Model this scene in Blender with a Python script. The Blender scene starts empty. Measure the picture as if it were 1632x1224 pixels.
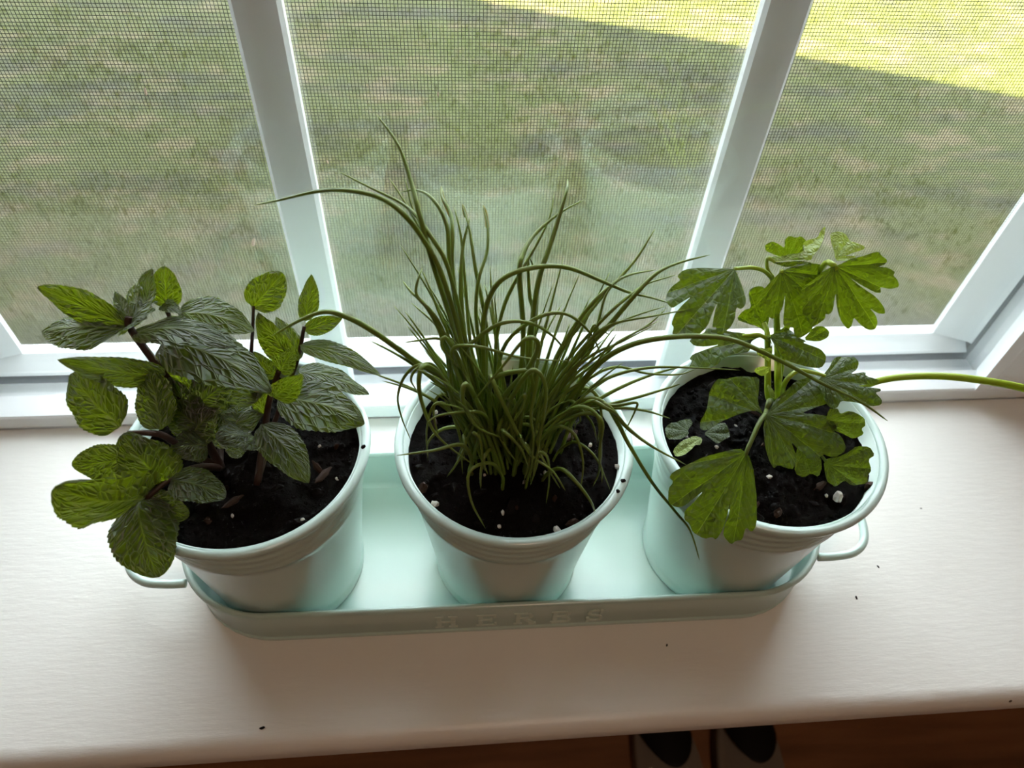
import bpy, bmesh, math, random
from mathutils import Vector, Matrix, noise
from mathutils.geometry import delaunay_2d_cdt
random.seed(7)
scene = bpy.context.scene
COL = scene.collection
# ------------------------------------------------------------------ camera
FPX = 1134.9
CAM = Vector((-0.02954, -0.20623, 0.39401))
RGT = Vector((0.99638067, -0.07337866, 0.04290852))
UPV = Vector((0.02744246, 0.75543772, 0.65464552))
FWD = Vector((0.08045172, 0.65109862, -0.75471723))
cd = bpy.data.cameras.new('camera')
cam = bpy.data.objects.new('camera', cd); COL.objects.link(cam)
cd.sensor_width = 36.0; cd.lens = FPX / 1632 * 36.0
cd.clip_start = 0.01; cd.clip_end = 300
M3 = Matrix((RGT, UPV, -FWD)).transposed()
cam.matrix_world = Matrix.Translation(CAM) @ M3.to_4x4()
cd.dof.use_dof = True
cd.dof.focus_distance = 0.335
cd.dof.aperture_fstop = cd.lens / 2.2            # 2.2 mm entrance pupil
scene.camera = cam
# ------------------------------------------------------------------ sky, sun, exposure
SUN_EL = math.radians(47)
w = bpy.data.worlds.new('sky'); scene.world = w; w.use_nodes = True
nt = w.node_tree; nt.nodes.clear()
wo = nt.nodes.new('ShaderNodeOutputWorld'); bg = nt.nodes.new('ShaderNodeBackground')
# bright thin overcast on the far side of the house: an even, faintly bluish sky
tcw = nt.nodes.new('ShaderNodeTexCoord'); cl = nt.nodes.new('ShaderNodeTexNoise'); cl.inputs['Scale'].default_value = 2.2; cl.inputs['Detail'].default_value = 5
rp = nt.nodes.new('ShaderNodeValToRGB'); rp.color_ramp.elements[0].position = .3; rp.color_ramp.elements[1].position = .7
rp.color_ramp.elements[0].color = (.76, .89, 1.0, 1); rp.color_ramp.elements[1].color = (.95, .98, 1.0, 1)
nt.links.new(tcw.outputs['Generated'], cl.inputs['Vector']); nt.links.new(cl.outputs[0], rp.inputs[0]); nt.links.new(rp.outputs[0], bg.inputs[0])
bg.inputs[1].default_value = 13.2
nt.links.new(bg.outputs[0], wo.inputs[0])
sd = bpy.data.lights.new('sun', 'SUN'); sd.energy = 210.0; sd.angle = 0.012; sd.color = (1.0, 0.92, 0.62)
sun = bpy.data.objects.new('sun', sd); COL.objects.link(sun)
sun.rotation_euler = Vector((0, math.cos(SUN_EL), -math.sin(SUN_EL))).to_track_quat('-Z', 'Y').to_euler()
sun.location = (0, -6, 8)
scene.view_settings.view_transform = 'Standard'
scene.view_settings.look = 'None'
scene.view_settings.gamma = 1.0
scene.view_settings.exposure = 0.0
scene.view_settings.use_curve_mapping = False
scene.cycles.transparent_max_bounces = 24
scene.cycles.max_bounces = 10
scene.cycles.diffuse_bounces = 5

# ------------------------------------------------------------------ helpers
def ray(x, y):
    return FWD + RGT * ((x - 816) / FPX) - UPV * ((y - 612) / FPX)
def at(x, y, Y):
    d = ray(x, y); return CAM + d * ((Y - CAM.y) / d.y)
def atz(x, y, Z):
    d = ray(x, y); return CAM + d * ((Z - CAM.z) / d.z)
def depth(p): return (p - CAM).dot(FWD)

class MB:
    def __init__(s): s.v = []; s.f = []; s.uv = None
    def add(s, vs, fs):
        o = len(s.v); s.v += [tuple(a) for a in vs]; s.f += [tuple(i + o for i in f) for f in fs]
    def box(s, x0, x1, y0, y1, z0, z1):
        s.add([(x, y, z) for z in (z0, z1) for y in (y0, y1) for x in (x0, x1)],
              [(0,2,3,1),(4,5,7,6),(0,1,5,4),(2,6,7,3),(0,4,6,2),(1,3,7,5)])
    def prism(s, prof, axis_pts):
        # prof: list of (a,b) ; axis_pts: function k->(list of 3d points); closed profile swept through rings
        n = len(prof); rings = axis_pts
        vs = [p for r in rings for p in r]
        fs = []
        for k in range(len(rings) - 1):
            for i in range(n):
                j = (i + 1) % n
                fs.append((k*n+i, k*n+j, (k+1)*n+j, (k+1)*n+i))
        s.add(vs, fs)
        s.add(rings[0], [tuple(range(n))[::-1]]); s.add(rings[-1], [tuple(range(n))])
    def tube(s, pts, rad, n=6, caps=True):
        pts = [Vector(p) for p in pts]; m = len(pts)
        rings = []; prev = None
        for i, p in enumerate(pts):
            t = (pts[min(i+1, m-1)] - pts[max(i-1, 0)]).normalized()
            if prev is None:
                a = Vector((0,0,1)) if abs(t.z) < .9 else Vector((1,0,0))
                prev = (a - t * a.dot(t)).normalized()
            else:
                q = prev - t * prev.dot(t)
                prev = q.normalized() if q.length > 1e-6 else prev
            b = t.cross(prev); r = rad[i] if isinstance(rad, (list, tuple)) else rad
            rings.append([p + (prev * math.cos(6.28319*k/n) + b * math.sin(6.28319*k/n)) * r for k in range(n)])
        vs = [q for r in rings for q in r]; fs = []
        for k in range(m - 1):
            for i in range(n):
                j = (i + 1) % n; fs.append((k*n+i, k*n+j, (k+1)*n+j, (k+1)*n+i))
        if caps: fs += [tuple(range(n))[::-1], tuple(range((m-1)*n, m*n))]
        s.add(vs, fs)
    def loop_tube(s, pts, rad, n=8):
        pts = [Vector(p) for p in pts]; m = len(pts); vs = []; fs = []
        up = Vector((0,0,1))
        for i, p in enumerate(pts):
            t = (pts[(i+1) % m] - pts[i-1]).normalized(); b = t.cross(up).normalized()
            for k in range(n): vs.append(p + (b * math.cos(6.28319*k/n) + up * math.sin(6.28319*k/n)) * rad)
        for k in range(m):
            for i in range(n):
                j = (i+1) % n; k2 = (k+1) % m
                fs.append((k*n+i, k*n+j, k2*n+j, k2*n+i))
        s.add(vs, fs)
    def lathe(s, prof, n=64, c=(0,0)):
        vs = []; fs = []; m = len(prof)
        for k in range(n):
            a = 6.2831853*k/n
            for r, z in prof: vs.append((c[0] + r*math.cos(a), c[1] + r*math.sin(a), z))
        for k in range(n):
            k2 = (k+1) % n
            for i in range(m-1): fs.append((k*m+i, k2*m+i, k2*m+i+1, k*m+i+1))
        s.add(vs, fs)
    def build(s, name, mat, parent=None, smooth=True, loc=None):
        me = bpy.data.meshes.new(name); me.from_pydata([tuple(v) for v in s.v], [], s.f); me.update()
        if s.uv:
            ul = me.uv_layers.new(name='UVMap')
            for l in me.loops: ul.data[l.index].uv = s.uv[l.vertex_index]
        if smooth:
            for p in me.polygons: p.use_smooth = True
        if mat: me.materials.append(mat)
        o = bpy.data.objects.new(name, me); COL.objects.link(o)
        if parent: o.parent = parent
        if loc is not None: o.location = loc
        return o
def obj_from(me, name, parent=None, loc=(0,0,0), rot=(0,0,0), scale=(1,1,1)):
    o = bpy.data.objects.new(name, me); COL.objects.link(o)
    o.parent = parent; o.location = loc; o.rotation_euler = rot; o.scale = scale
    return o
def bevel(o, wd, seg=2):
    m = o.modifiers.new('bevel', 'BEVEL'); m.width = wd; m.segments = seg; m.limit_method = 'ANGLE'
    return o
def empty(name, loc, label=None, cat=None, group=None):
    o = bpy.data.objects.new(name, None); COL.objects.link(o); o.location = loc; o.empty_display_size = .02
    if label: tag(o, label, cat, group)
    return o
def tag(o, label, cat, group=None, kind=None):
    o['label'] = label; o['category'] = cat
    if group: o['group'] = group
    if kind: o['kind'] = kind
    return o
def struct(o, label=None):
    o['kind'] = 'structure'
    if label: o['label'] = label
    return o
def reloc(o, parent):
    # mesh made in world coordinates, parent empty at some location: keep the world position
    o.parent = parent; o.location = o.location - parent.location
    return o
def catmull(pts, per=6):
    pts = [Vector(p) for p in pts]; out = []
    P = [pts[0]*2 - pts[1]] + pts + [pts[-1]*2 - pts[-2]]
    for i in range(1, len(P)-2):
        a, b, c, d = P[i-1], P[i], P[i+1], P[i+2]
        for k in range(per):
            t = k/per
            out.append(0.5*((2*b) + (c-a)*t + (2*a-5*b+4*c-d)*t*t + (3*b-a-3*c+d)*t**3))
    out.append(pts[-1]); return out

# ------------------------------------------------------------------ materials
def srgb(r, g, b):
    f = lambda c: (c/255/12.92) if c/255 <= .04045 else ((c/255+.055)/1.055)**2.4
    return (f(r), f(g), f(b), 1)
def mat(name):
    m = bpy.data.materials.new(name); m.use_nodes = True
    return m, m.node_tree, m.node_tree.nodes['Principled BSDF']
def N(t, kind, **kw):
    n = t.nodes.new(kind)
    for k, v in kw.items():
        if k in n.inputs: n.inputs[k].default_value = v
        else: setattr(n, k, v)
    return n
def ramp(t, fac, stops):
    r = t.nodes.new('ShaderNodeValToRGB'); e = r.color_ramp.elements
    e[0].position, e[0].color = stops[0]; e[1].position, e[1].color = stops[-1]
    for p, c in stops[1:-1]:
        x = e.new(p); x.color = c
    t.links.new(fac, r.inputs[0]); return r.outputs[0]
def mixc(t, fac, a, b, mode='MIX'):
    n = t.nodes.new('ShaderNodeMix'); n.data_type = 'RGBA'; n.blend_type = mode
    for s, v in ((n.inputs[0], fac), (n.inputs[6], a), (n.inputs[7], b)):
        if hasattr(v, 'is_linked'): t.links.new(v, s)
        else: s.default_value = v
    return n.outputs[2]
def math_(t, op, a, b=None, c=None):
    n = t.nodes.new('ShaderNodeMath'); n.operation = op
    for s, v in zip(n.inputs, (a, b, c)):
        if v is None: continue
        if hasattr(v, 'is_linked'): t.links.new(v, s)
        else: s.default_value = v
    return n.outputs[0]
def bump(t, height, strength, dist, bs):
    b = N(t, 'ShaderNodeBump', Strength=strength, Distance=dist)
    t.links.new(height, b.inputs['Height']); t.links.new(b.outputs[0], bs.inputs['Normal']); return b
def ncoord(t, scale=(1,1,1), kind='Object'):
    tc = t.nodes.new('ShaderNodeTexCoord'); mp = t.nodes.new('ShaderNodeMapping')
    mp.inputs['Scale'].default_value = scale
    t.links.new(tc.outputs[kind], mp.inputs[0]); return mp.outputs[0]
def ntex(t, vec, scale, detail=4, rough=.55):
    n = N(t, 'ShaderNodeTexNoise', Scale=scale, Detail=detail, Roughness=rough)
    t.links.new(vec, n.inputs['Vector']); return n.outputs[0]

def m_plain(name, col, rough=.5, spec=.5, noise_amt=0):
    m, t, b = mat(name); b.inputs['Base Color'].default_value = col; b.inputs['Roughness'].default_value = rough
    b.inputs['Specular IOR Level'].default_value = spec
    v = ncoord(t); n = ntex(t, v, 18)
    dk = tuple(c*(1-noise_amt) for c in col[:3]) + (1,)
    t.links.new(mixc(t, n, dk, col), b.inputs['Base Color'])
    return m
def m_sill():
    m, t, b = mat('sill_paint'); b.inputs['Roughness'].default_value = .38
    v = ncoord(t, (22, 120, 120)); n1 = ntex(t, v, 3.0, 6, .6)
    v2 = ncoord(t, (60, 140, 140)); n2 = ntex(t, v2, 2.0, 4, .6)
    v3 = ncoord(t); n3 = ntex(t, v3, 9, 3)
    # small grime specks
    v4 = ncoord(t, (1, 1.4, 1)); vo = N(t, 'ShaderNodeTexVoronoi', Scale=42.0); t.links.new(v4, vo.inputs['Vector'])
    sp = ramp(t, vo.outputs['Distance'], [(.0, (1,1,1,1)), (.035, (1,1,1,1)), (.05, (0,0,0,1))])
    rnd = ramp(t, vo.outputs['Color'], [(.74, (0,0,0,1)), (.78, (1,1,1,1))])
    base = mixc(t, n3, srgb(232, 228, 222), srgb(240, 238, 234))
    spk = math_(t, 'MULTIPLY', sp, rnd)
    t.links.new(mixc(t, spk, base, srgb(90, 80, 70)), b.inputs['Base Color'])
    h = math_(t, 'ADD', math_(t, 'MULTIPLY', n1, 1.0), math_(t, 'MULTIPLY', n2, .45))
    bump(t, h, .35, .0006, b)
    return m
def m_enamel(name, c1, c2):
    m, t, b = mat(name); v = ncoord(t); n = ntex(t, v, 30, 3)
    t.links.new(mixc(t, n, c1, c2), b.inputs['Base Color'])
    b.inputs['Roughness'].default_value = .28; b.inputs['Coat Weight'].default_value = .35; b.inputs['Coat Roughness'].default_value = .12
    return m
def m_leaf(name, top, under, trans, vein, vein_mode, mixf=.42, rough=.46, spec=.5, bstr=.6):
    m, t, b = mat(name)
    out = t.nodes['Material Output']
    uvn = t.nodes.new('ShaderNodeUVMap'); sp = t.nodes.new('ShaderNodeSeparateXYZ'); t.links.new(uvn.outputs[0], sp.inputs[0])
    u, v = sp.outputs[0], sp.outputs[1]
    oc = ncoord(t); n1 = ntex(t, oc, 260, 4); n2 = ntex(t, oc, 45, 3)
    cmb = t.nodes.new('ShaderNodeCombineXYZ')
    vo = N(t, 'ShaderNodeTexVoronoi', Scale=1.0, Randomness=.75); vo.feature = 'DISTANCE_TO_EDGE'
    t.links.new(cmb.outputs[0], vo.inputs['Vector'])
    if vein_mode == 'mint':     # u along the blade, v across (0..1, .5 = midrib)
        sv = math_(t, 'MULTIPLY', math_(t, 'SUBTRACT', v, .5), 2.0)
        av = math_(t, 'ABSOLUTE', sv)
        mid = math_(t, 'LESS_THAN', av, .04)
        ph = math_(t, 'SUBTRACT', math_(t, 'MULTIPLY', u, 6.5), math_(t, 'MULTIPLY', math_(t, 'POWER', av, .8), 2.1))
        fr = math_(t, 'ABSOLUTE', math_(t, 'SUBTRACT', math_(t, 'FRACT', ph), .5))
        side = math_(t, 'LESS_THAN', fr, .04)
        t.links.new(math_(t, 'MULTIPLY', ph, 1.25), cmb.inputs[0]); t.links.new(math_(t, 'MULTIPLY', sv, 3.4), cmb.inputs[1]); pass
        cell = math_(t, 'MINIMUM', math_(t, 'MULTIPLY', vo.outputs['Distance'], 3.2), 1.0)
        mask = math_(t, 'MAXIMUM', mid, math_(t, 'MULTIPLY', side, .7))
        mask = math_(t, 'MAXIMUM', mask, math_(t, 'MULTIPLY', math_(t, 'LESS_THAN', vo.outputs['Distance'], .045), .35))
        hgt = math_(t, 'MULTIPLY', math_(t, 'SQRT', math_(t, 'MINIMUM', math_(t, 'MULTIPLY', fr, 3.5), 1.0)), math_(t, 'MINIMUM', math_(t, 'MULTIPLY', av, 6.0), 1.0))
        hgt = math_(t, 'MULTIPLY', hgt, math_(t, 'SQRT', cell))
    else:                       # u = vein parameter across the fan, v = distance from the base
        fr = math_(t, 'ABSOLUTE', math_(t, 'SUBTRACT', math_(t, 'FRACT', u), .5))
        wv = math_(t, 'DIVIDE', .012, math_(t, 'ADD', v, .25))
        main = math_(t, 'LESS_THAN', fr, wv)
        ph = math_(t, 'SUBTRACT', math_(t, 'MULTIPLY', v, 7.0), math_(t, 'MULTIPLY', fr, 5.0))
        f2 = math_(t, 'ABSOLUTE', math_(t, 'SUBTRACT', math_(t, 'FRACT', ph), .5))
        side = math_(t, 'MULTIPLY', math_(t, 'LESS_THAN', f2, .05), math_(t, 'GREATER_THAN', v, .2))
        mask = math_(t, 'MAXIMUM', main, math_(t, 'MULTIPLY', side, .4))
        t.links.new(math_(t, 'MULTIPLY', u, 3.0), cmb.inputs[0]); t.links.new(math_(t, 'MULTIPLY', v, 12.0), cmb.inputs[1])
        cell = math_(t, 'MINIMUM', math_(t, 'MULTIPLY', vo.outputs['Distance'], 3.0), 1.0)
        hgt = math_(t, 'ADD', math_(t, 'MULTIPLY', math_(t, 'MINIMUM', math_(t, 'MULTIPLY', fr, 4.0), 1.0), .6), math_(t, 'MULTIPLY', cell, .4))
    geo = t.nodes.new('ShaderNodeNewGeometry')
    top2 = mixc(t, n2, tuple(c*.72 for c in top[:3])+(1,), tuple(min(1, c*1.25) for c in top[:3])+(1,))
    base = mixc(t, geo.outputs['Backfacing'], top2, under)
    base = mixc(t, math_(t, 'MULTIPLY', mask, .45), base, vein)
    t.links.new(base, b.inputs['Base Color'])
    b.inputs['Roughness'].default_value = rough; b.inputs['Specular IOR Level'].default_value = spec
    b.inputs['Sheen Weight'].default_value = .35 if vein_mode == 'mint' else .15; b.inputs['Sheen Roughness'].default_value = .45
    tr = t.nodes.new('ShaderNodeBsdfTranslucent')
    tc = mixc(t, n2, tuple(c*.65 for c in trans[:3])+(1,), trans)
    tc = mixc(t, math_(t, 'MULTIPLY', mask, .5), tc, tuple(min(1, c*1.6) for c in trans[:3])+(1,))
    t.links.new(tc, tr.inputs[0])
    h = math_(t, 'ADD', hgt, math_(t, 'MULTIPLY', n1, .15))
    bb = bump(t, h, bstr, .0026, b); t.links.new(bb.outputs[0], tr.inputs['Normal'])
    mx = t.nodes.new('ShaderNodeMixShader'); mx.inputs[0].default_value = mixf
    t.links.new(b.outputs[0], mx.inputs[1]); t.links.new(tr.outputs[0], mx.inputs[2]); t.links.new(mx.outputs[0], out.inputs[0])
    return m
def m_stalk(name, c1, c2, trans=None, mixf=.2, rough=.4):
    m, t, b = mat(name); oc = ncoord(t); n = ntex(t, oc, 60, 3)
    t.links.new(mixc(t, n, c1, c2), b.inputs['Base Color']); b.inputs['Roughness'].default_value = rough
    if trans:
        tr = t.nodes.new('ShaderNodeBsdfTranslucent'); tr.inputs[0].default_value = trans
        mx = t.nodes.new('ShaderNodeMixShader'); mx.inputs[0].default_value = mixf
        t.links.new(b.outputs[0], mx.inputs[1]); t.links.new(tr.outputs[0], mx.inputs[2])
        t.links.new(mx.outputs[0], t.nodes['Material Output'].inputs[0])
    return m
def m_soil():
    m, t, b = mat('potting_soil'); oc = ncoord(t); n = ntex(t, oc, 220, 6, .7); n2 = ntex(t, oc, 60, 4)
    c = ramp(t, n, [(.3, srgb(4, 3, 3)), (.6, srgb(9, 7, 6)), (.8, srgb(26, 21, 18))])
    t.links.new(c, b.inputs['Base Color']); b.inputs['Roughness'].default_value = .9
    b.inputs['Specular IOR Level'].default_value = .12
    bump(t, n, .9, .002, b); return m
def m_glass():
    m, t, b = mat('window_glass'); t.nodes.remove(b)
    lw = N(t, 'ShaderNodeLayerWeight', Blend=.5)          # Schlick reflectance, the same from both sides of the pane
    fac = math_(t, 'ADD', .04, math_(t, 'MULTIPLY', .96, math_(t, 'POWER', lw.outputs['Facing'], 5.0)))
    tr = t.nodes.new('ShaderNodeBsdfTransparent'); gl = N(t, 'ShaderNodeBsdfGlossy', Roughness=0.0)
    tr.inputs[0].default_value = (.975, .985, .98, 1)
    mx = t.nodes.new('ShaderNodeMixShader')
    t.links.new(fac, mx.inputs[0]); t.links.new(tr.outputs[0], mx.inputs[1]); t.links.new(gl.outputs[0], mx.inputs[2])
    t.links.new(mx.outputs[0], t.nodes['Material Output'].inputs[0]); return m
def m_lawn(name, blade=False):
    m, t, b = mat(name); oc = ncoord(t)
    n1 = ntex(t, oc, 1.3, 5, .6); n2 = ramp(t, ntex(t, ncoord(t, (.8, 1.5, 1)), 5, 5, .65), [(.3, (0,0,0,1)), (.7, (1,1,1,1))]); n3 = ntex(t, oc, 45, 4, .6)
    sp = t.nodes.new('ShaderNodeSeparateXYZ'); t.links.new(oc, sp.inputs[0])
    green = mixc(t, n2, srgb(32, 38, 4), srgb(84, 90, 10))
    straw = mixc(t, n3, srgb(56, 50, 30), srgb(84, 74, 48))
    k = math_(t, 'ADD', math_(t, 'MULTIPLY', n1, .7), math_(t, 'MULTIPLY', n2, .5))
    bare = ramp(t, k, [(.60, (0,0,0,1)), (.78, (1,1,1,1))])
    # the strip next to the house is mostly bare, grey and trodden
    near = ramp(t, math_(t, 'ADD', math_(t, 'MULTIPLY', sp.outputs[1], .3), math_(t, 'MULTIPLY', n1, .5)), [(.62, (1,1,1,1)), (.88, (0,0,0,1))])
    soilc = mixc(t, n3, srgb(48, 47, 42), srgb(72, 70, 62))
    vst = ncoord(t, (.8, 2.2, 1)); n4 = ntex(t, vst, 1.6, 4, .6); dark = ramp(t, n4, [(.50, (0,0,0,1)), (.66, (1,1,1,1))])
    if blade:
        c = mixc(t, math_(t, 'MULTIPLY', bare, .55), green, straw)
    else:
        c = mixc(t, bare, mixc(t, n3, srgb(34, 38, 10), srgb(62, 64, 16)), straw)
        c = mixc(t, math_(t, 'MULTIPLY', dark, .75), c, mixc(t, n3, srgb(26, 26, 16), srgb(42, 40, 26)))
        c = mixc(t, near, c, soilc)
    t.links.new(c, b.inputs['Base Color']); b.inputs['Roughness'].default_value = .8; b.inputs['Specular IOR Level'].default_value = .2
    if blade:
        tr = t.nodes.new('ShaderNodeBsdfTranslucent'); t.links.new(c, tr.inputs[0])
        mx = t.nodes.new('ShaderNodeMixShader'); mx.inputs[0].default_value = .35
        t.links.new(b.outputs[0], mx.inputs[1]); t.links.new(tr.outputs[0], mx.inputs[2]); t.links.new(mx.outputs[0], t.nodes['Material Output'].inputs[0])
    else: bump(t, n3, .8, .02, b)
    return m
def m_wood():
    m, t, b = mat('floor_boards'); v = ncoord(t, (1, 8, 8)); n = ntex(t, v, 3, 6)
    t.links.new(ramp(t, n, [(.3, srgb(96, 62, 38)), (.7, srgb(150, 104, 68))]), b.inputs['Base Color']); b.inputs['Roughness'].default_value = .4
    return m

SILL = m_sill()
VINYL = m_plain('white_vinyl', srgb(238, 240, 242), .35, .5, .03)
FRAMEP = m_plain('white_frame_paint', srgb(232, 231, 228), .45, .5, .03)
GASKET = m_plain('grey_gasket', srgb(70, 74, 80), .6, .3, .1)
MINTE = m_enamel('tray_enamel', srgb(182, 205, 196), srgb(188, 211, 202))
POTE = m_enamel('pot_enamel', srgb(190, 210, 202), srgb(196, 216, 208))
LETT = m_plain('letter_enamel', srgb(206, 218, 208), .6, .2, .02)
SOIL = m_soil()
PERL = m_plain('perlite', srgb(200, 195, 185), .85, .2, .2)
BARK = m_plain('bark', srgb(58, 40, 30), .8, .2, .5)
DARKBARK = m_plain('dark_bark', srgb(16, 13, 12), .8, .15, .5)
MINT = m_leaf('mint_leaf', srgb(98, 114, 80), srgb(64, 84, 36), srgb(116, 136, 4), srgb(118, 132, 74), 'mint', .42, .40, .85, 1.0)
PARS = m_leaf('parsley_leaf', srgb(62, 80, 38), srgb(70, 90, 42), srgb(112, 134, 10), srgb(150, 166, 96), 'fan', .44, .42, .55, .5)
PARSPALE = m_leaf('pale_parsley_leaf', srgb(150, 168, 96), srgb(130, 152, 70), srgb(170, 190, 50), srgb(190, 200, 140), 'fan', .4, .4, .5, .6)  # lighter copy, top light put into the colour; also young leaves' own paleness
CHIVE = m_stalk('chive_blade', srgb(96, 118, 40), srgb(128, 146, 62), srgb(124, 144, 20), .25, .36)
CHIVEPALE = m_stalk('dry_chive_tip', srgb(170, 168, 110), srgb(196, 192, 140), srgb(190, 180, 90), .3, .5)
STEMR = m_stalk('mint_stem', srgb(44, 26, 22), srgb(64, 44, 30), None, 0, .45)
PETIOLE = m_stalk('parsley_petiole', srgb(84, 100, 44), srgb(110, 126, 56), srgb(110, 126, 20), .2, .4)
STEMG = m_stalk('parsley_stem', srgb(140, 160, 40), srgb(170, 186, 60), srgb(170, 190, 20), .3, .35)
GLASS = m_glass()
WIRE = m_plain('screen_wire', srgb(40, 42, 40), .5, .4, .05)
LAWN = m_lawn('lawn_ground'); BLADE = m_lawn('grass_blade', True)
WALLP = m_plain('wall_paint', srgb(206, 188, 168), .8, .3, .04)
CEILP = m_plain('ceiling_paint', srgb(222, 212, 198), .85, .3, .02)
WOOD = m_wood()
SIDING = m_plain('house_siding', srgb(200, 200, 196), .8, .3, .05)
ROOFM = m_plain('roof_shingle', srgb(80, 78, 76), .9, .2, .3)

# ------------------------------------------------------------------ room shell
FZ, CZ = -0.65, 1.50
YW = 0.1035            # room side of the window wall
YO = 0.19              # outer side of the window wall
XO = 0.42              # half width of the window opening
ZT = 1.20              # window head
def boxo(name, *a, m=None, parent=None, kind=True):
    b = MB(); b.box(*a); o = b.build(name, m, parent, smooth=False)
    if kind: struct(o)
    return o
boxo('floor', -2.4, 1.8, -3.6, YO, FZ-.05, FZ, m=WOOD)
boxo('ceiling', -2.4, 1.8, -3.6, YO, CZ, CZ+.05, m=CEILP)
boxo('wall_left', -2.5, -2.4, -3.6, YO, FZ, CZ, m=WALLP)
boxo('wall_right', 1.8, 1.9, -3.6, YO, FZ, CZ, m=WALLP)
boxo('wall_back', -2.5, 1.9, -3.7, -3.6, FZ, CZ, m=WALLP)
b = MB()
b.box(-2.4, -XO, YW, YO, FZ, CZ); b.box(XO, 1.8, YW, YO, FZ, CZ)
b.box(-XO, XO, YW, YO, FZ, -.0275); b.box(-XO, XO, YW, YO, ZT, CZ)
struct(b.build('wall_front', WALLP, smooth=False))
b = MB(); b.box(-2.52, 1.92, YO+.001, YO+.02, -1.60, -.06)
b.box(-2.52, -XO-.01, YO+.001, YO+.02, -.06, 1.54); b.box(XO+.01, 1.92, YO+.001, YO+.02, -.06, 1.54); b.box(-XO-.01, XO+.01, YO+.001, YO+.02, ZT+.02, 1.54)
struct(b.build('wall_outside', SIDING, smooth=False))
# unseen slab over the house; deep eave and skewed edge shaped to throw shade
GZ = -1.60
RZ = 2.45
def eave_y(x): return 5.06 - (RZ + .12 - GZ)/math.tan(SUN_EL) - .408*(x - .19)
b = MB(); xs = (-9.0, 5.2)
pts = [(xs[0], -8.0), (xs[1], -8.0), (xs[1], eave_y(xs[1])), (xs[0], eave_y(xs[0]))]
b.add([(x, y, z) for z in (RZ, RZ+.12) for x, y in pts], [(3,2,1,0),(4,5,6,7),(0,1,5,4),(1,2,6,5),(2,3,7,6),(3,0,4,7)])
struct(b.build('shade_roof', ROOFM, smooth=False))
b = MB(); b.box(-8.6, -2.53, YO-.06, YO+.02, GZ, RZ-.001); b.box(-2.52, 1.92, YO+.001, YO+.02, 1.541, RZ-.001); b.box(1.93, 2.6, YO-.06, YO+.02, GZ, RZ-.001)
struct(b.build('wall_wing', SIDING, smooth=False))

# ------------------------------------------------------------------ sill (stool) and apron
b = MB(); R0 = .011; yf0, yb0 = -.104, .1054; TH = .024
prof = [(yb0, 0.0)]
for k in range(7):
    a = math.pi/2 + math.pi/2*k/6; prof.append((yf0 + .009 + .009*math.cos(a), -.009 + .009*math.sin(a)))
for k in range(5):
    a = math.pi + math.pi/2*k/4; prof.append((yf0 + .009 + .009*math.cos(a), -TH + .009 + .009*math.sin(a)))
prof.append((yb0, -TH))
b.prism(prof, [[(x, p[0], p[1]) for p in prof] for x in (-.60, .60)])
sill = struct(b.build('trim_1', SILL, smooth=True), 'white painted wooden window sill with brush marks and specks')
m_ = sill.modifiers.new('e', 'EDGE_SPLIT'); m_.split_angle = math.radians(40)
b = MB(); b.box(-.56, .56, YW-.016, YW-.0005, -.105, -TH-.0005)
o = struct(b.build('trim_2', FRAMEP, smooth=False)); bevel(o, .004, 3)
b = MB(); b.box(-2.4, 1.8, YW-.016, YW-.0005, FZ, FZ+.09)
o = struct(b.build('baseboard_front', WOOD, smooth=False)); bevel(o, .005, 3)

# ------------------------------------------------------------------ window
win = struct(empty('window_1', (0, .12, 0)), 'white window with two grille bars and an insect screen')
def wpart(b, name, m, smooth=False, bev=None):
    o = b.build(name, m, None, smooth); reloc(o, win)
    if bev: bevel(o, bev, 2)
    return o
XG = .360              # glass half width at the bead
YF, YGl = .1056, .1235
ZB0, ZB1 = .0109, .0135
XB = .351
# sash: front faces + sloped bead on four sides
b = MB(); b.box(-XO+.002, XO-.002, YF, .1236, .0005, ZB0); wpart(b, 'sash_rail', VINYL, bev=.0012)
b = MB(); b.box(-XO+.002, XO-.002, YF, .1236, ZT-.05, ZT-.001); wpart(b, 'sash_rail', VINYL)
for s in (-1, 1):
    x0, x1 = sorted((s*(XG+.0005), s*(XO-.002)))
    b = MB(); b.box(x0, x1, YF, .1236, ZB0, ZT-.05); wpart(b, 'sash_stile', VINYL, bev=.0012)
b = MB(); b.prism([0]*4, [[(x*XG, y, z) for y, z in ((YF, ZB0+.0001), (YF+.0012, ZB0+.0012), (YGl, ZB1), (YGl, ZB0+.0001))] for x in (-1, 1)])
wpart(b, 'glazing_bead', VINYL)
for s in (-1, 1):
    b = MB(); rings = []
    for z in (ZB0, ZT-.05):
        rings.append([(s*XB, YF, z), (s*XG, YGl, z), (s*(XG+.0006), YGl, z), (s*(XG+.0006), YF, z)])
    b.prism([0]*4, rings); wpart(b, 'glazing_bead', VINYL)
# panes and grille bars between them
for y in (.1251, .1400):
    b = MB(); b.box(-XG-.010, XG+.010, y-.0012, y+.0012, (ZB0 if y < .13 else -.0008), ZT-.048); wpart(b, 'pane', GLASS)
for xc in (-.1118, .1285):
    b = MB(); hw = .0115
    prof = [(-hw, .1302), (-hw+.002, .1284), (hw-.002, .1284), (hw, .1302), (hw, .1352), (hw-.002, .137), (-hw+.002, .137), (-hw, .1352)]
    b.prism(prof, [[(xc+p[0], p[1], z) for p in prof] for z in (-.0008, ZT-.05)])
    wpart(b, 'grille_bar', VINYL)
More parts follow.
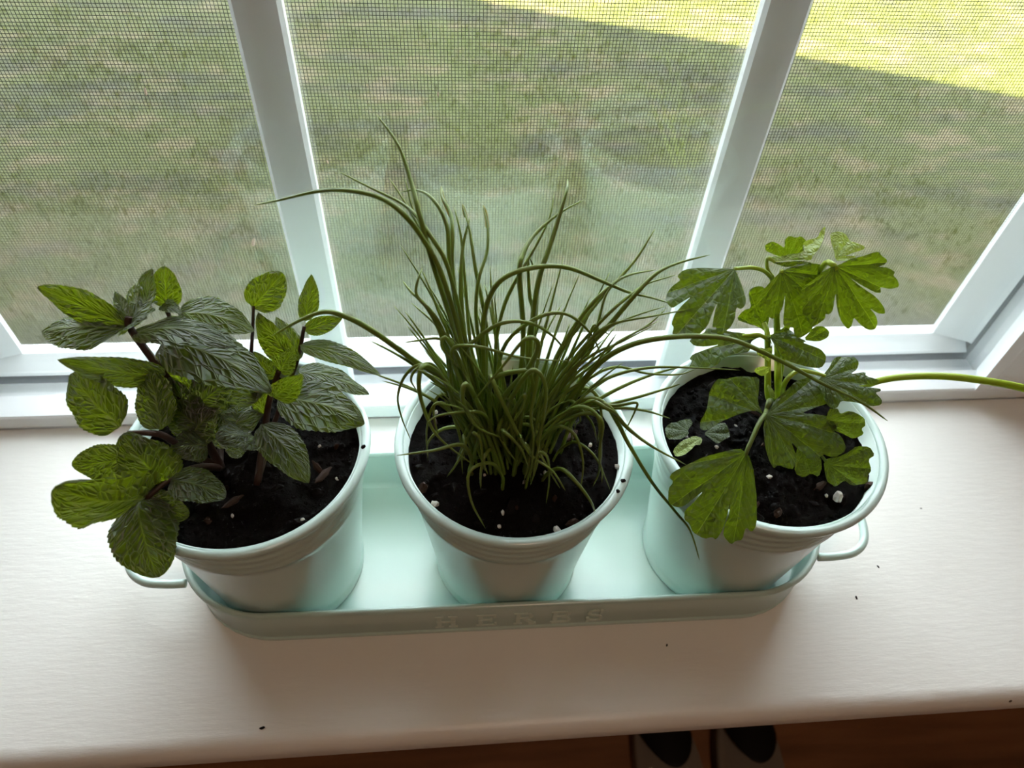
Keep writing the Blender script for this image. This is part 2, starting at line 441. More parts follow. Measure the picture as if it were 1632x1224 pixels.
# outer frame bottom and jambs
b = MB(); b.box(-XO+.002, XO-.002, .1265, .152, -.027, -.001); wpart(b, 'frame_sill', VINYL)
for s in (-1, 1):
    x0, x1 = sorted((s*.372, s*(XO-.002)))
    b = MB(); b.box(x0, x1, .1265, .189, -.0009, ZT-.002); wpart(b, 'frame_jamb', VINYL)
b = MB(); b.box(-.372, .372, .1355, .189, ZT-.05, ZT-.002); wpart(b, 'frame_head', VINYL)
b = MB(); b.box(-.372, .372, .1525, .189, -.027, -.004); wpart(b, 'frame_sill', VINYL)
# gasket + screen frame
b = MB(); b.box(-.3715, .3715, .1475, .158, -.0009, .0077); wpart(b, 'gasket', GASKET)
for s in (-1, 1):
    x0, x1 = sorted((s*.3665, s*.3718))
    b = MB(); b.box(x0, x1, .1475, .158, .0077, ZT-.05); wpart(b, 'gasket', GASKET)
SX0, SX1, SZ0, SZ1 = -.3290, .3400, .0185, ZT-.075
prof = [(.1465, .0078), (.1455, .0092), (.1468, .0105), (.1478, .0110), (.1580, SZ0), (.1620, SZ0), (.1620, .0078)]
b = MB(); b.prism(prof, [[(x, p[0], p[1]) for p in prof] for x in (-.366, .366)]); wpart(b, 'screen_frame', VINYL)
for xi, xo in ((SX0, -.3662), (SX1, .3662)):
    sg = 1 if xo > xi else -1
    prof = [(xo, .1465), (xo - sg*.0014, .1455), (xo - sg*.0027, .1468), (xo - sg*.0040, .1478), (xi, .1580), (xi, .1620), (xo, .1620)]
    b = MB(); b.prism(prof, [[(p[0], p[1], z) for p in prof] for z in (SZ0, ZT-.05)]); wpart(b, 'screen_frame', VINYL)
# insect screen: real woven wires, one part
b = MB(); pitch = .00180; rw = .00016; ys = .1598
def wire(p0, p1, vertical):
    if vertical:
        x = p0; b.add([(x-rw, ys, p1[0]), (x, ys-rw, p1[0]), (x+rw, ys, p1[0]), (x, ys+rw, p1[0]), (x-rw, ys, p1[1]), (x, ys-rw, p1[1]), (x+rw, ys, p1[1]), (x, ys+rw, p1[1])],
              [(0,1,5,4),(1,2,6,5),(2,3,7,6),(3,0,4,7)])
    else:
        z = p0; b.add([(p1[0], ys, z-rw), (p1[0], ys-rw, z), (p1[0], ys, z+rw), (p1[0], ys+rw, z), (p1[1], ys, z-rw), (p1[1], ys-rw, z), (p1[1], ys, z+rw), (p1[1], ys+rw, z)],
              [(0,4,5,1),(1,5,6,2),(2,6,7,3),(3,7,4,0)])
x = SX0
while x < SX1: wire(x, (SZ0, SZ1), True); x += pitch
z = SZ0
while z < SZ1: wire(z, (SX0, SX1), False); z += pitch
o = wpart(b, 'insect_screen', WIRE); o['kind'] = 'stuff'
# specks of dirt caught on the screen
SEED = m_plain('seed_fluff', srgb(196, 170, 150), .8, .2, .2)
for i, (px, py, r) in enumerate(((404, 386, .0022), (232, 146, .0014), (698, 150, .0009), (522, 258, .0008), (1295, 272, .0009), (1385, 107, .0008))):
    b = MB(); c = at(px, py, ys - .001)
    b.lathe([(0.0001, -r*1.6), (r*.45, -r*1.0), (r*.5, 0), (r*.35, r*.9), (0.0001, r*1.6)], 8)
    o = b.build('dirt_fleck', SEED, None); o.location = c; o.rotation_euler = (0, .35 - .2*i, 0)
    reloc(o, win)

# ------------------------------------------------------------------ lawn
b = MB(); nx, ny = 60, 60
for j in range(ny+1):
    for i in range(nx+1):
        x = -14 + 28*i/nx; y = .21 + 22*(j/ny)**1.5
        b.v.append((x, y, GZ + .03*noise.noise((x*.8, y*.8, 1.3))))
for j in range(ny):
    for i in range(nx):
        a = j*(nx+1)+i; b.f.append((a, a+1, a+nx+2, a+nx+1))
struct(b.build('ground', LAWN), 'patchy lawn outside the window')
b = MB(); b.box(-60, 60, -40, 120, GZ-.4, GZ-.12)
struct(b.build('ground_far', LAWN, smooth=False))
rg = random.Random(3); b = MB()
for k in range(70000):
    y = .35 + 7.0*rg.random()**.8; x = rg.uniform(-1, 1)*(1.2 + y*1.05)
    g = noise.noise((x*1.1, y*1.1, 4.2)) + .5*noise.noise((x*3.2, y*3.2, 9.0)) + .25
    if y < 1.9: g -= (1.9 - y)*.55
    if rg.random() > .25 + g: continue
    h = rg.uniform(.015, .04); wd = rg.uniform(.002, .0045); a = rg.random()*6.283; l = rg.uniform(.1, .9)*h; la = rg.random()*6.283
    z0 = GZ + .03*noise.noise((x*.8, y*.8, 1.3)) - .004
    dx, dy = math.cos(a)*wd, math.sin(a)*wd; lx, ly = math.cos(la)*l, math.sin(la)*l
    b.add([(x-dx, y-dy, z0), (x+dx, y+dy, z0), (x+lx*.4+dx*.7, y+ly*.4+dy*.7, z0+h*.6), (x+lx*.4-dx*.7, y+ly*.4-dy*.7, z0+h*.6), (x+lx, y+ly, z0+h)], [(0,1,2,3), (3,2,4)])
o = b.build('grass', BLADE, None, False); tag(o, 'short patchy grass growing on the lawn outside', 'grass', kind='stuff')

# ------------------------------------------------------------------ herb tray
PSI = -.0076; OX, OY = -.0014, -.0031; SPC = .1262
LT, WT, HT = .361, .1012, .0350
tray = empty('herb_tray', (0, 0, 0), 'long mint green metal tray with looped end handles, reading HERBS', 'tray')
def stad(r, L, n=20):
    c = L/2; pts = []
    for k in range(n+1):
        a = -math.pi/2 + math.pi*k/n; pts.append((c + r*math.cos(a), r*math.sin(a)))
    for k in range(n+1):
        a = math.pi/2 + math.pi*k/n; pts.append((-c + r*math.cos(a), r*math.sin(a)))
    return pts
LS = LT - WT
def off_rings(b, prof, L):
    rings = [[(p[0], p[1], z) for p in stad(r, L)] for r, z in prof]; n = len(rings[0])
    vs = [q for r in rings for q in r]; fs = []
    for k in range(len(rings)-1):
        for i in range(n):
            j = (i+1) % n; fs.append((k*n+i, k*n+j, (k+1)*n+j, (k+1)*n+i))
    fs.append(tuple(range(n))[::-1]); fs.append(tuple(range((len(rings)-1)*n, len(rings)*n)))
    b.add(vs, fs)
RO = WT/2
b = MB(); off_rings(b, [(RO-.0030, 0.0002), (RO-.0012, .0008), (RO-.0004, .0025), (RO-.0004, .0050), (RO-.0012, .0056), (RO-.0012, .0066), (RO-.0006, .0074),
                        (RO-.0006, HT-.001), (RO-.0016, HT-.001), (RO-.0016, .006), (RO-.0030, .0026), (RO-.0045, .0018)], LS)
o = b.build('body', MINTE, tray); m_ = o.modifiers.new('e', 'EDGE_SPLIT'); m_.split_angle = math.radians(50)
b = MB(); b.loop_tube([(p[0], p[1], HT-.0010) for p in stad(RO-.0008, LS, 28)], .0018, 8); b.build('rolled_rim', MINTE, tray)
for s in (-1, 1):
    pts = [(LT/2 - .004, -.026, .0265), (LT/2 + .006, -.0262, .0270), (LT/2 + .018, -.0245, .0278), (LT/2 + .027, -.0165, .0282), (LT/2 + .0305, 0, .0284),
           (LT/2 + .027, .0165, .0282), (LT/2 + .018, .0245, .0278), (LT/2 + .006, .0262, .0270), (LT/2 - .004, .026, .0265)]
    b = MB(); b.tube([(s*x, y, z) for x, y, z in catmull(pts, 6)], .0024, 10); b.build('handle', MINTE, tray)
# raised serif letters on the front wall
def letter(ch, cx, z0, h):
    b = MB(); y0, y1 = -RO+.0001, -RO+.0011; wd = h*.72; th = h*.17; tn = h*.07
    cnt = [0]
    def bar(x0, x1, za, zb):
        cnt[0] += 1; x0, x1 = min(x0, x1), max(x0, x1); e = cnt[0]*.00003   # no two strokes share a face
        b.box(cx+x0-e, cx+x1+e, y0-e, y1, z0+za-e, z0+zb+e)
    def seg(ax, az, bx, bz, t):
        d = Vector((bx-ax, bz-az)); n = Vector((-d.y, d.x)).normalized()*t/2
        q = [(ax+n.x, az+n.y), (bx+n.x, bz+n.y), (bx-n.x, bz-n.y), (ax-n.x, az-n.y)]
        cnt[0] += 1; ye = y0 - cnt[0]*.00002
        b.add([(cx+x, ye, z0+z) for x, z in q] + [(cx+x, y1, z0+z) for x, z in q], [(0,1,2,3),(7,6,5,4),(0,4,5,1),(1,5,6,2),(2,6,7,3),(3,7,4,0)])
    def arc(ox, oz, rx, rz, a0, a1, t, n=8):
        for k in range(n):
            p, q = (math.radians(a0 + (a1-a0)*(k+e)/n) for e in (0, 1))
            seg(ox+rx*math.cos(p), oz+rz*math.sin(p), ox+rx*math.cos(q), oz+rz*math.sin(q), t)
    L = -wd/2
    def stem(x):
        bar(x, x+th, 0, h); bar(x-th*.5, x+th*1.5, 0, tn); bar(x-th*.5, x+th*1.5, h-tn, h)
    if ch == 'H': stem(L); stem(-L-th); bar(L, -L, h*.48, h*.48+tn)
    if ch == 'E':
        stem(L); bar(L, -L, 0, tn); bar(L, -L*.9, h-tn, h); bar(L, -L*.5, h*.49, h*.49+tn); bar(-L-tn, -L, 0, h*.25); bar(-L*.9-tn, -L*.9, h*.78, h); bar(-L*.5-tn, -L*.5, h*.38, h*.64)
    if ch in 'RB':
        stem(L); bar(L, 0, h-tn, h); bar(L, 0, h*.5, h*.5+tn); arc(0, h*.755, wd*.36, h*.215, -90, 90, th*.8)
        if ch == 'R': seg(-wd*.02, h*.5, -L*.95, .03*h, th); bar(-L*.55, -L*1.2, 0, tn)
        else: bar(L, 0, 0, tn); arc(0, h*.265, wd*.44, h*.235, -90, 90, th*.8)
    if ch == 'S':
        arc(0, h*.74, wd*.36, h*.225, 30, 270, th*.75); arc(0, h*.27, wd*.40, h*.24, 90, -150, th*.75)
        bar(wd*.30, wd*.36, h*.72, h); bar(-wd*.40, -wd*.34, 0, h*.3)
    return b.build('letter', LETT, tray, False)
for ch, px in zip('HERBS', (712, 778, 838, 897, 950)):
    p = atz(px, 985, .018); letter(ch, p.x + .0, .0105, .0135)
tray.rotation_euler = (0, 0, PSI)

# ------------------------------------------------------------------ pots
POTH, POTR, POTB = .1167, .0575, .0405
def pot_r(z): return POTB + (POTR - .0035 - POTB) * ((z - .0035) / (POTH - .0035))
def pot_center(s):
    x, y = OX + s*SPC, OY
    return Vector((x*math.cos(PSI) - y*math.sin(PSI), x*math.sin(PSI) + y*math.cos(PSI), .0022))
pb = MB(); prof = [(0.0005, .0022), (POTB-.004, .0022), (POTB-.002, .0002), (POTB, .0002), (POTB+.0012, .0012), (POTB+.0012, .0048), (POTB+.0002, .0060)]
z = .010
while z < POTH - .03: prof.append((pot_r(z), z)); z += .012
for k in range(13):
    zz = POTH - .030 + .018*k/12; prof.append((pot_r(zz) + (0.0007*math.sin(6.2832*k/4) if k else 0), zz))
prof += [(pot_r(POTH-.006), POTH-.006), (pot_r(POTH)-.0005, POTH-.002), (pot_r(POTH)-.0016, POTH-.002), (pot_r(POTH-.03)-.0014, POTH-.03), (0.0005, POTH-.032)]
pb.lathe(prof, 80)
rb = MB(); rb.loop_tube([(math.cos(6.28319*k/80)*(POTR-.0022), math.sin(6.28319*k/80)*(POTR-.0022), POTH-.0024) for k in range(80)], .0023, 10)
POT_LABELS = ['pale mint metal pot at the left end of the tray, holding mint', 'pale mint metal pot in the middle of the tray, holding chives', 'pale mint metal pot at the right end of the tray, holding parsley']
pots = []
for i, s in enumerate((-1, 0, 1)):
    c = pot_center(s); e = empty('herb_pot', c, POT_LABELS[i], 'pot', 'herb pots in the tray'); pots.append(e)
    if i == 0: bo = pb.build('body', POTE, e); ro = rb.build('rolled_rim', POTE, e); me1, me2 = bo.data, ro.data
    else: obj_from(me1, 'body', e); obj_from(me2, 'rolled_rim', e)
    for ch in e.children: ch.rotation_euler = (0, 0, .4*i)

# ------------------------------------------------------------------ soil
def soil_h(x, y, s):
    r = math.hypot(x, y)
    n = noise.noise((x*60+s*9, y*60, s*3.1))*.0035 + noise.noise((x*160, y*160+s*5, s))*.0022 + noise.noise((x*420, y*420, s*7))*.0012
    return POTH + .0022 - .0105 + .003*(1-(r/.052)**2) + n
SOIL_LABELS = ['dark potting soil under the mint in the left pot', 'dark crumbly potting soil around the chive clump', 'dark potting soil with bark under the parsley']
clump = []
for v in range(5):
    bm = bmesh.new(); bmesh.ops.create_icosphere(bm, subdivisions=2, radius=1)
    for q in bm.verts: q.co *= 1 + .38*noise.noise(q.co*1.7 + Vector((v*7, 0, 0))); q.co.z *= .7
    me = bpy.data.meshes.new('granule'); bm.to_mesh(me); bm.free(); clump.append(me)
def vmesh(src, m, name):
    me = src.copy(); me.name = name; me.materials.clear(); me.materials.append(m); return me
PERLM = [vmesh(c, PERL, 'perlite_granule') for c in clump[:3]]
BARKM = [vmesh(c, BARK, 'bark_chip') for c in clump[1:4]]
DBARKM = [vmesh(c, DARKBARK, 'soil_clod') for c in clump]
soils = []
for i, s in enumerate((-1, 0, 1)):
    c = pot_center(s); rs = random.Random(40+i)
    b = MB(); nr, na = 44, 110; RS = pot_r(POTH-.01) - .0016
    b.v.append((c.x, c.y, soil_h(0, 0, i)))
    for j in range(1, nr+1):
        for k in range(na):
            r = RS*j/nr; a = 6.28319*k/na; x, y = r*math.cos(a), r*math.sin(a)
            b.v.append((c.x+x, c.y+y, soil_h(x, y, i)))
    for k in range(na): b.f.append((0, 1+k, 1+(k+1) % na))
    for j in range(nr-1):
        for k in range(na):
            a0 = 1+j*na+k; a1 = 1+j*na+(k+1) % na; b.f.append((a0, a0+na, a1+na, a1))
    so = b.build('potting_soil', SOIL); tag(so, SOIL_LABELS[i], 'soil', kind='stuff'); soils.append(so)
    # crumbs joined as one part
    b = MB()
    for k in range(520):
        r = RS*.97*math.sqrt(rs.random()); a = rs.random()*6.283; x, y = r*math.cos(a), r*math.sin(a)
        sz = rs.uniform(.0004, .0016); ms = rs.choice(clump)
        R = Matrix.Rotation(rs.random()*6.28, 3, 'Z') @ Matrix.Rotation(rs.random()*3, 3, 'X')
        pz = soil_h(x, y, i)
        if len(b.v) < 60000:
            o0 = Vector((c.x+x, c.y+y, pz))
            b.add([o0 + (R @ q.co)*sz for q in ms.vertices], [tuple(p.vertices) for p in ms.polygons])
    cr = b.build('soil_crumbs', SOIL, so, False); cr['kind'] = 'stuff'
    for k in range(26):
        r = RS*.9*math.sqrt(rs.random()); a = rs.random()*6.283; x, y = r*math.cos(a), r*math.sin(a); sz = rs.uniform(.002, .0048)
        obj_from(rs.choice(DBARKM), 'soil_clod', so, (c.x+x, c.y+y, soil_h(x, y, i)), (rs.random()*3, rs.random()*3, rs.random()*6), (sz, sz*rs.uniform(.5, 1), sz*.6))
    for k in range(7):
        r = RS*.92*math.sqrt(rs.random()); a = rs.random()*6.283; x, y = r*math.cos(a), r*math.sin(a); sz = rs.uniform(.0008, .0013)
        obj_from(rs.choice(PERLM), 'perlite_granule', so, (c.x+x, c.y+y, soil_h(x, y, i)+.0008), (rs.random()*3, 0, rs.random()*6), (sz, sz, sz))
    for k in range(5):
        r = RS*.92*math.sqrt(rs.random()); a = rs.random()*6.283; x, y = r*math.cos(a), r*math.sin(a); sz = rs.uniform(.0015, .0032)
        obj_from(rs.choice(BARKM), 'bark_chip', so, (c.x+x, c.y+y, soil_h(x, y, i)+.0006), (rs.random(), 0, rs.random()*6), (sz*1.6, sz*.6, sz*.4))
# the granules that stand out in the photograph
def soil_at(px, py, dz=.0):
    p = atz(px, py, POTH-.006); return p
for si, lst in ((1, ((888, 846, .0026, 0), (693, 804, .0022, 0), (801, 818, .0014, 0), (823, 810, .0016, 1), (884, 795, .0020, 1), (912, 834, .0030, 1), (984, 745, .0018, 0), (675, 778, .0034, 1))),
                (2, ((1206, 739, .0022, 0), (1335, 793, .0032, 0), (1172, 681, .0016, 0), (1239, 818, .0030, 1), (1385, 778, .0040, 1), (1213, 714, .0036, 1))),
                (0, ((538, 764, .0014, 0), (482, 829, .0012, 0), (332, 831, .0024, 1), (536, 713, .0022, 1), (362, 780, .0020, 1)))):
    for px, py, sz, kd in lst:
        p = soil_at(px, py)
        obj_from((PERLM if kd == 0 else BARKM)[(px) % 3], 'bark_chip' if kd else 'perlite_granule', soils[si], p + Vector((0, 0, .0005)), (px*.1, py*.2, px*.3), (sz, sz*(.8 if kd == 0 else .55), sz*.8))

# ------------------------------------------------------------------ mint
mint = empty('mint_plant', pot_center(-1) + Vector((0, 0, POTH-.01)), 'bushy mint plant with broad crinkled leaves in the left pot', 'plant')
def mint_leaf(parent, bx, by, tx, ty, YB, YT, wpx, hint, arch=.08, fold=.12, twist=0.0, cup=0.0, seed=0, quilt=1.0, rnd=.80, name='leaf'):
    B, T = at(bx, by, YB), at(tx, ty, YT)
    ax = T - B; L = ax.length; a = ax.normalized()
    Nn = Vector(hint); Nn = (Nn - a*Nn.dot(a)).normalized()
    S = a.cross(Nn).normalized()
    mid = (B+T)/2; dm = depth(mid)
    # apparent width of one metre along S at the middle, perpendicular to the drawn axis
    sx, sy = S.dot(RGT), -S.dot(UPV); vz = (mid - CAM).normalized()
    sx -= (mid-CAM).dot(RGT)/dm*S.dot(FWD); sy += (mid-CAM).dot(UPV)/dm*S.dot(FWD)
    pd = Vector((tx-bx, ty-by)).normalized(); perp = abs(-sx*pd.y + sy*pd.x)
    W = wpx*dm/FPX/max(perp, .3)
    W = min(W, L*1.25)
    nu, nv = 60, 18; b = MB(); uv = []; rs = random.Random(seed+bx*3+by)
    ph = rs.random()*6; sk = rs.uniform(-.03, .03)
    for i in range(nu+1):
        t = i/nu
        ww = W/2*(math.sin(math.pi*min(1, t**.74*.985+.015))**rnd)
        if t < .03: ww = max(ww*.5, W*.02)
        saw = (t*15) % 1.0
        edge = 1 + .06*(saw - .5)*(1 if .1 < t < .96 else 0)
        tw = twist*(t-.3)
        Ns = Nn*math.cos(tw) + S*math.sin(tw); Ss = S*math.cos(tw) - Nn*math.sin(tw)
        for j in range(nv+1):
            v = -1 + 2*j/nv; av = abs(v)
            e = edge if av > .9 else 1
            q = (t*6.5 - (av**.8)*2.1); fr = abs((q % 1.0) - .5)*2
            puff = (1 - (1-fr)**3) * min(1, av*5) * (.55 + .45*math.sin(av*9 + i*.0 + ph)) * (1 - av**4)
            hgt = arch*L*4*t*(1-t) + fold*av*ww + cup*(av**2)*ww + quilt*.0007*puff*(W/.03)
            hgt += .0016*noise.noise((t*3.1 + seed, v*1.6, ph))*(W/.03) + av**3*.0007*math.sin(t*17+ph)*(W/.03)
            p = B + a*(L*(t + .06*av*av*(t-.5)*0)) + Ss*(v*ww*e + sk*L*math.sin(math.pi*t)) + Ns*hgt
            b.v.append(p - parent.location); uv.append((t, .5+v/2))
    for i in range(nu):
        for j in range(nv):
            k = i*(nv+1)+j; b.f.append((k, k+nv+1, k+nv+2, k+1))
    b.uv = uv
    return b.build(name, MINT, parent)
def stalk(parent, pts, r0, r1, m, name='stem', n=8, per=6):
    P = catmull([at(*p) if len(p) == 3 else Vector(p[:3]) for p in pts], per)
    b = MB(); k = len(P)-1
    b.tube([p - parent.location for p in P], [r0 + (r1-r0)*i/k for i in range(k+1)], n)
    return b.build(name, m, parent)
TOP = (0, .12, 1); BACK = (0, -.85, .45)
# stems
S0 = atz(352, 745, POTH-.006); S1 = atz(410, 772, POTH-.006)
def sp(p): return (p.x, p.y, p.z, 0)
stalk(mint, [sp(S0), (322, 690, -.008), (285, 630, .000), (245, 575, .006), (207, 522, .012), (205, 505, .014)], .0021, .0014, STEMR)
stalk(mint, [sp(S0), (350, 700, .004), (335, 640, .016), (310, 575, .022), (268, 500, .028), (266, 486, .028)], .0015, .0009, STEMR)
stalk(mint, [sp(S1), (420, 700, -.006), (428, 645, .000), (438, 610, .006), (445, 590, .008)], .0018, .0012, STEMR)
stalk(mint, [sp(S1), (432, 690, .004), (455, 625, .016), (475, 570, .024), (485, 520, .030)], .0015, .0009, STEMR)
stalk(mint, [sp(S0), (315, 745, -.022), (275, 760, -.030), (232, 795, -.038)], .0018, .0012, STEMR)
stalk(mint, [sp(S0), (300, 720, -.016), (262, 695, -.022), (235, 690, -.024), (205, 690, -.022)], .0018, .0011, STEMR)
stalk(mint, [sp(atz(380, 690, POTH-.006)), (395, 610, .02), (402, 540, .03), (404, 488, .034)], .0011, .0007, STEMR)
ML = [
 # bx, by, tx, ty, YB, YT, wpx, hint, arch, fold
 (204, 520, 60, 457, .012, .030, 52, (.2, -.9, .35), .04, .10),
 (196, 524, 66, 528, .010, .020, 60, (0, -.1, 1), .07, -.18),
 (208, 514, 244, 428, .014, .030, 44, (-.5, -.3, .8), -.06, .18),
 (266, 490, 263, 424, .028, .036, 54, (.05, -.95, .2), .02, .12),
 (262, 486, 226, 488, .028, .018, 22, (0, .2, 1), .10, .1),
 (258, 486, 290, 500, .027, .015, 24, (0, -.3, 1), .10, .1),
 (284, 498, 406, 528, .024, .020, 66, (0, -.25, 1), .16, -.12),
 (212, 530, 378, 554, .012, .000, 48, (.1, .05, 1), .10, -.10),
 (258, 546, 434, 626, .010, -.010, 92, (.15, -.1, 1), .16, -.16),
 (403, 490, 450, 434, .034, .044, 62, (.25, -.95, .25), .03, .10),
 (470, 572, 412, 498, .022, .030, 46, (-.3, -.75, .4), .05, .35),
 (476, 575, 440, 505, .022, .034, 34, (.6, -.6, .3), .05, .2),
 (487, 512, 496, 437, .030, .038, 34, (.5, -.85, .1), .02, .2),
 (485, 526, 546, 506, .029, .036, 30, (.1, -.8, .5), .04, .15),
 (478, 550, 608, 600, .025, .010, 34, (.15, -.35, 1), .12, -.1),
 (474, 592, 588, 629, .022, .022, 38, (.1, .1, 1), .10, -.1),
 (442, 632, 581, 675, .002, -.004, 84, (.1, -.15, 1), .14, -.14),
 (446, 594, 468, 557, .008, .010, 40, (.2, -.6, .7), .06, .2),
 (434, 632, 482, 594, .000, -.006, 46, (.1, -.95, .25), .08, .2),
 (440, 602, 404, 560, .008, .012, 34, (-.3, -.3, .9), .1, .1),
 (264, 596, 91, 573, .002, -.012, 48, (0, -.8, .55), .05, .05),
 (192, 680, 112, 596, -.022, -.006, 86, (.1, -.95, .3), .04, .08),
 (258, 684, 238, 588, -.020, .000, 66, (-.2, -.9, .3), .02, .1),
 (266, 768, 196, 692, -.032, -.026, 90, (-.2, -.35, .9), .12, -.12),
 (204, 730, 115, 742, -.028, -.030, 58, (0, -.8, .5), .05, .05),
 (230, 792, 91, 778, -.040, -.058, 104, (0, -.75, .62), .08, -.05),
 (222, 798, 254, 920, -.039, -.066, 116, (.1, -.8, .55), .10, -.10),
 (232, 796, 302, 822, -.038, -.044, 54, (.1, -.6, .8), .08, -.1),
 (273, 764, 360, 792, -.034, -.040, 60, (.1, .05, 1), .10, -.08),
 (414, 708, 346, 702, -.010, -.022, 42, (0, -.1, 1), .14, -.14),
 (416, 676, 492, 770, -.008, -.030, 66, (.3, -.15, .95), .10, -.12),
 (206, 514, 183, 464, .013, .024, 26, (.5, -.85, .2), .03, .2),
 (208, 520, 234, 506, .013, .008, 24, (0, .1, 1), .08, -.1),
 (268, 486, 276, 468, .028, .034, 14, (.3, -.9, .2), .05, .1),
 # shaded inner foliage
 (330, 690, 262, 640, -.010, -.004, 70, (0, -.5, .8), .10, -.05),
 (310, 650, 372, 600, -.004, .004, 66, (.2, -.5, .8), .06, .1),
 (335, 700, 420, 660, -.008, -.002, 60, (.1, -.3, 1), .1, -.1),
 (300, 640, 330, 580, .002, .014, 56, (.2, -.7, .5), .05, .1),
 (330, 640, 400, 640, .010, .022, 52, (.1, 0, 1), .08, 0),
 (420, 660, 404, 596, .002, .006, 30, (.2, -.9, .2), .04, .1),
 (330, 710, 270, 718, -.016, -.024, 54, (0, -.3, 1), .1, -.1),
 (345, 560, 300, 610, .012, .004, 50, (0, -.6, .7), .06, 0),
 (350, 640, 300, 690, .004, -.008, 60, (0, -.5, .8), .06, 0),
 (290, 610, 250, 560, .004, .010, 50, (0, -.6, .7), .06, .1),
 (360, 610, 420, 575, .012, .020, 56, (.1, -.4, .9), .06, .05),
 (380, 660, 330, 640, .004, .000, 60, (0, -.4, .9), .06, -.05),
 (310, 670, 270, 600, -.004, .002, 64, (-.2, -.6, .7), .05, .05),
 (400, 690, 350, 660, -.002, -.006, 50, (0, -.3, 1), .08, -.1),
 (360, 720, 400, 690, -.006, .000, 44, (0, -.2, 1), .08, -.1),
 (340, 600, 300, 560, .004, .012, 60, (0, -.4, .9), .06, -.05),
 (410, 640, 360, 590, .000, .010, 70, (.1, -.4, .9), .06, -.05),
 (395, 640, 350, 660, .006, .000, 60, (0, -.2, 1), .06, -.1),
 (300, 700, 345, 650, -.012, -.006, 62, (.2, -.5, .8), .05, .05),
]
for k, a in enumerate(ML): mint_leaf(mint, *a[:8], arch=a[8], fold=a[9], rnd=(.56 if k in (3, 9, 21, 22, 23, 24, 25, 26, 27, 28, 29) else .74), twist=random.uniform(-.15, .15), seed=k)

# ------------------------------------------------------------------ chives
chv = empty('chive_plant', pot_center(0) + Vector((0, 0, POTH-.008)), 'clump of thin grassy chives in the middle pot', 'plant')
rc = random.Random(11); CC = pot_center(0)
def chive(P, r0, m=CHIVE, tip=.25, per=5):
    P = catmull(P, per); k = len(P)-1; b = MB()
    rad = [r0*(1 - (1-tip)*max(0, (i/k-.45)/.55)**1.5) for i in range(k)] + [r0*.06]
    b.tube([p - chv.location for p in P], rad, 6); return b.build('chive_leaf', m, chv)
def root():
    a = rc.random()*6.283; r = .0185*math.sqrt(rc.random())
    return Vector((CC.x - .002 + r*math.cos(a)*1.15, CC.y - .001 + r*math.sin(a)*.85, POTH-.008))
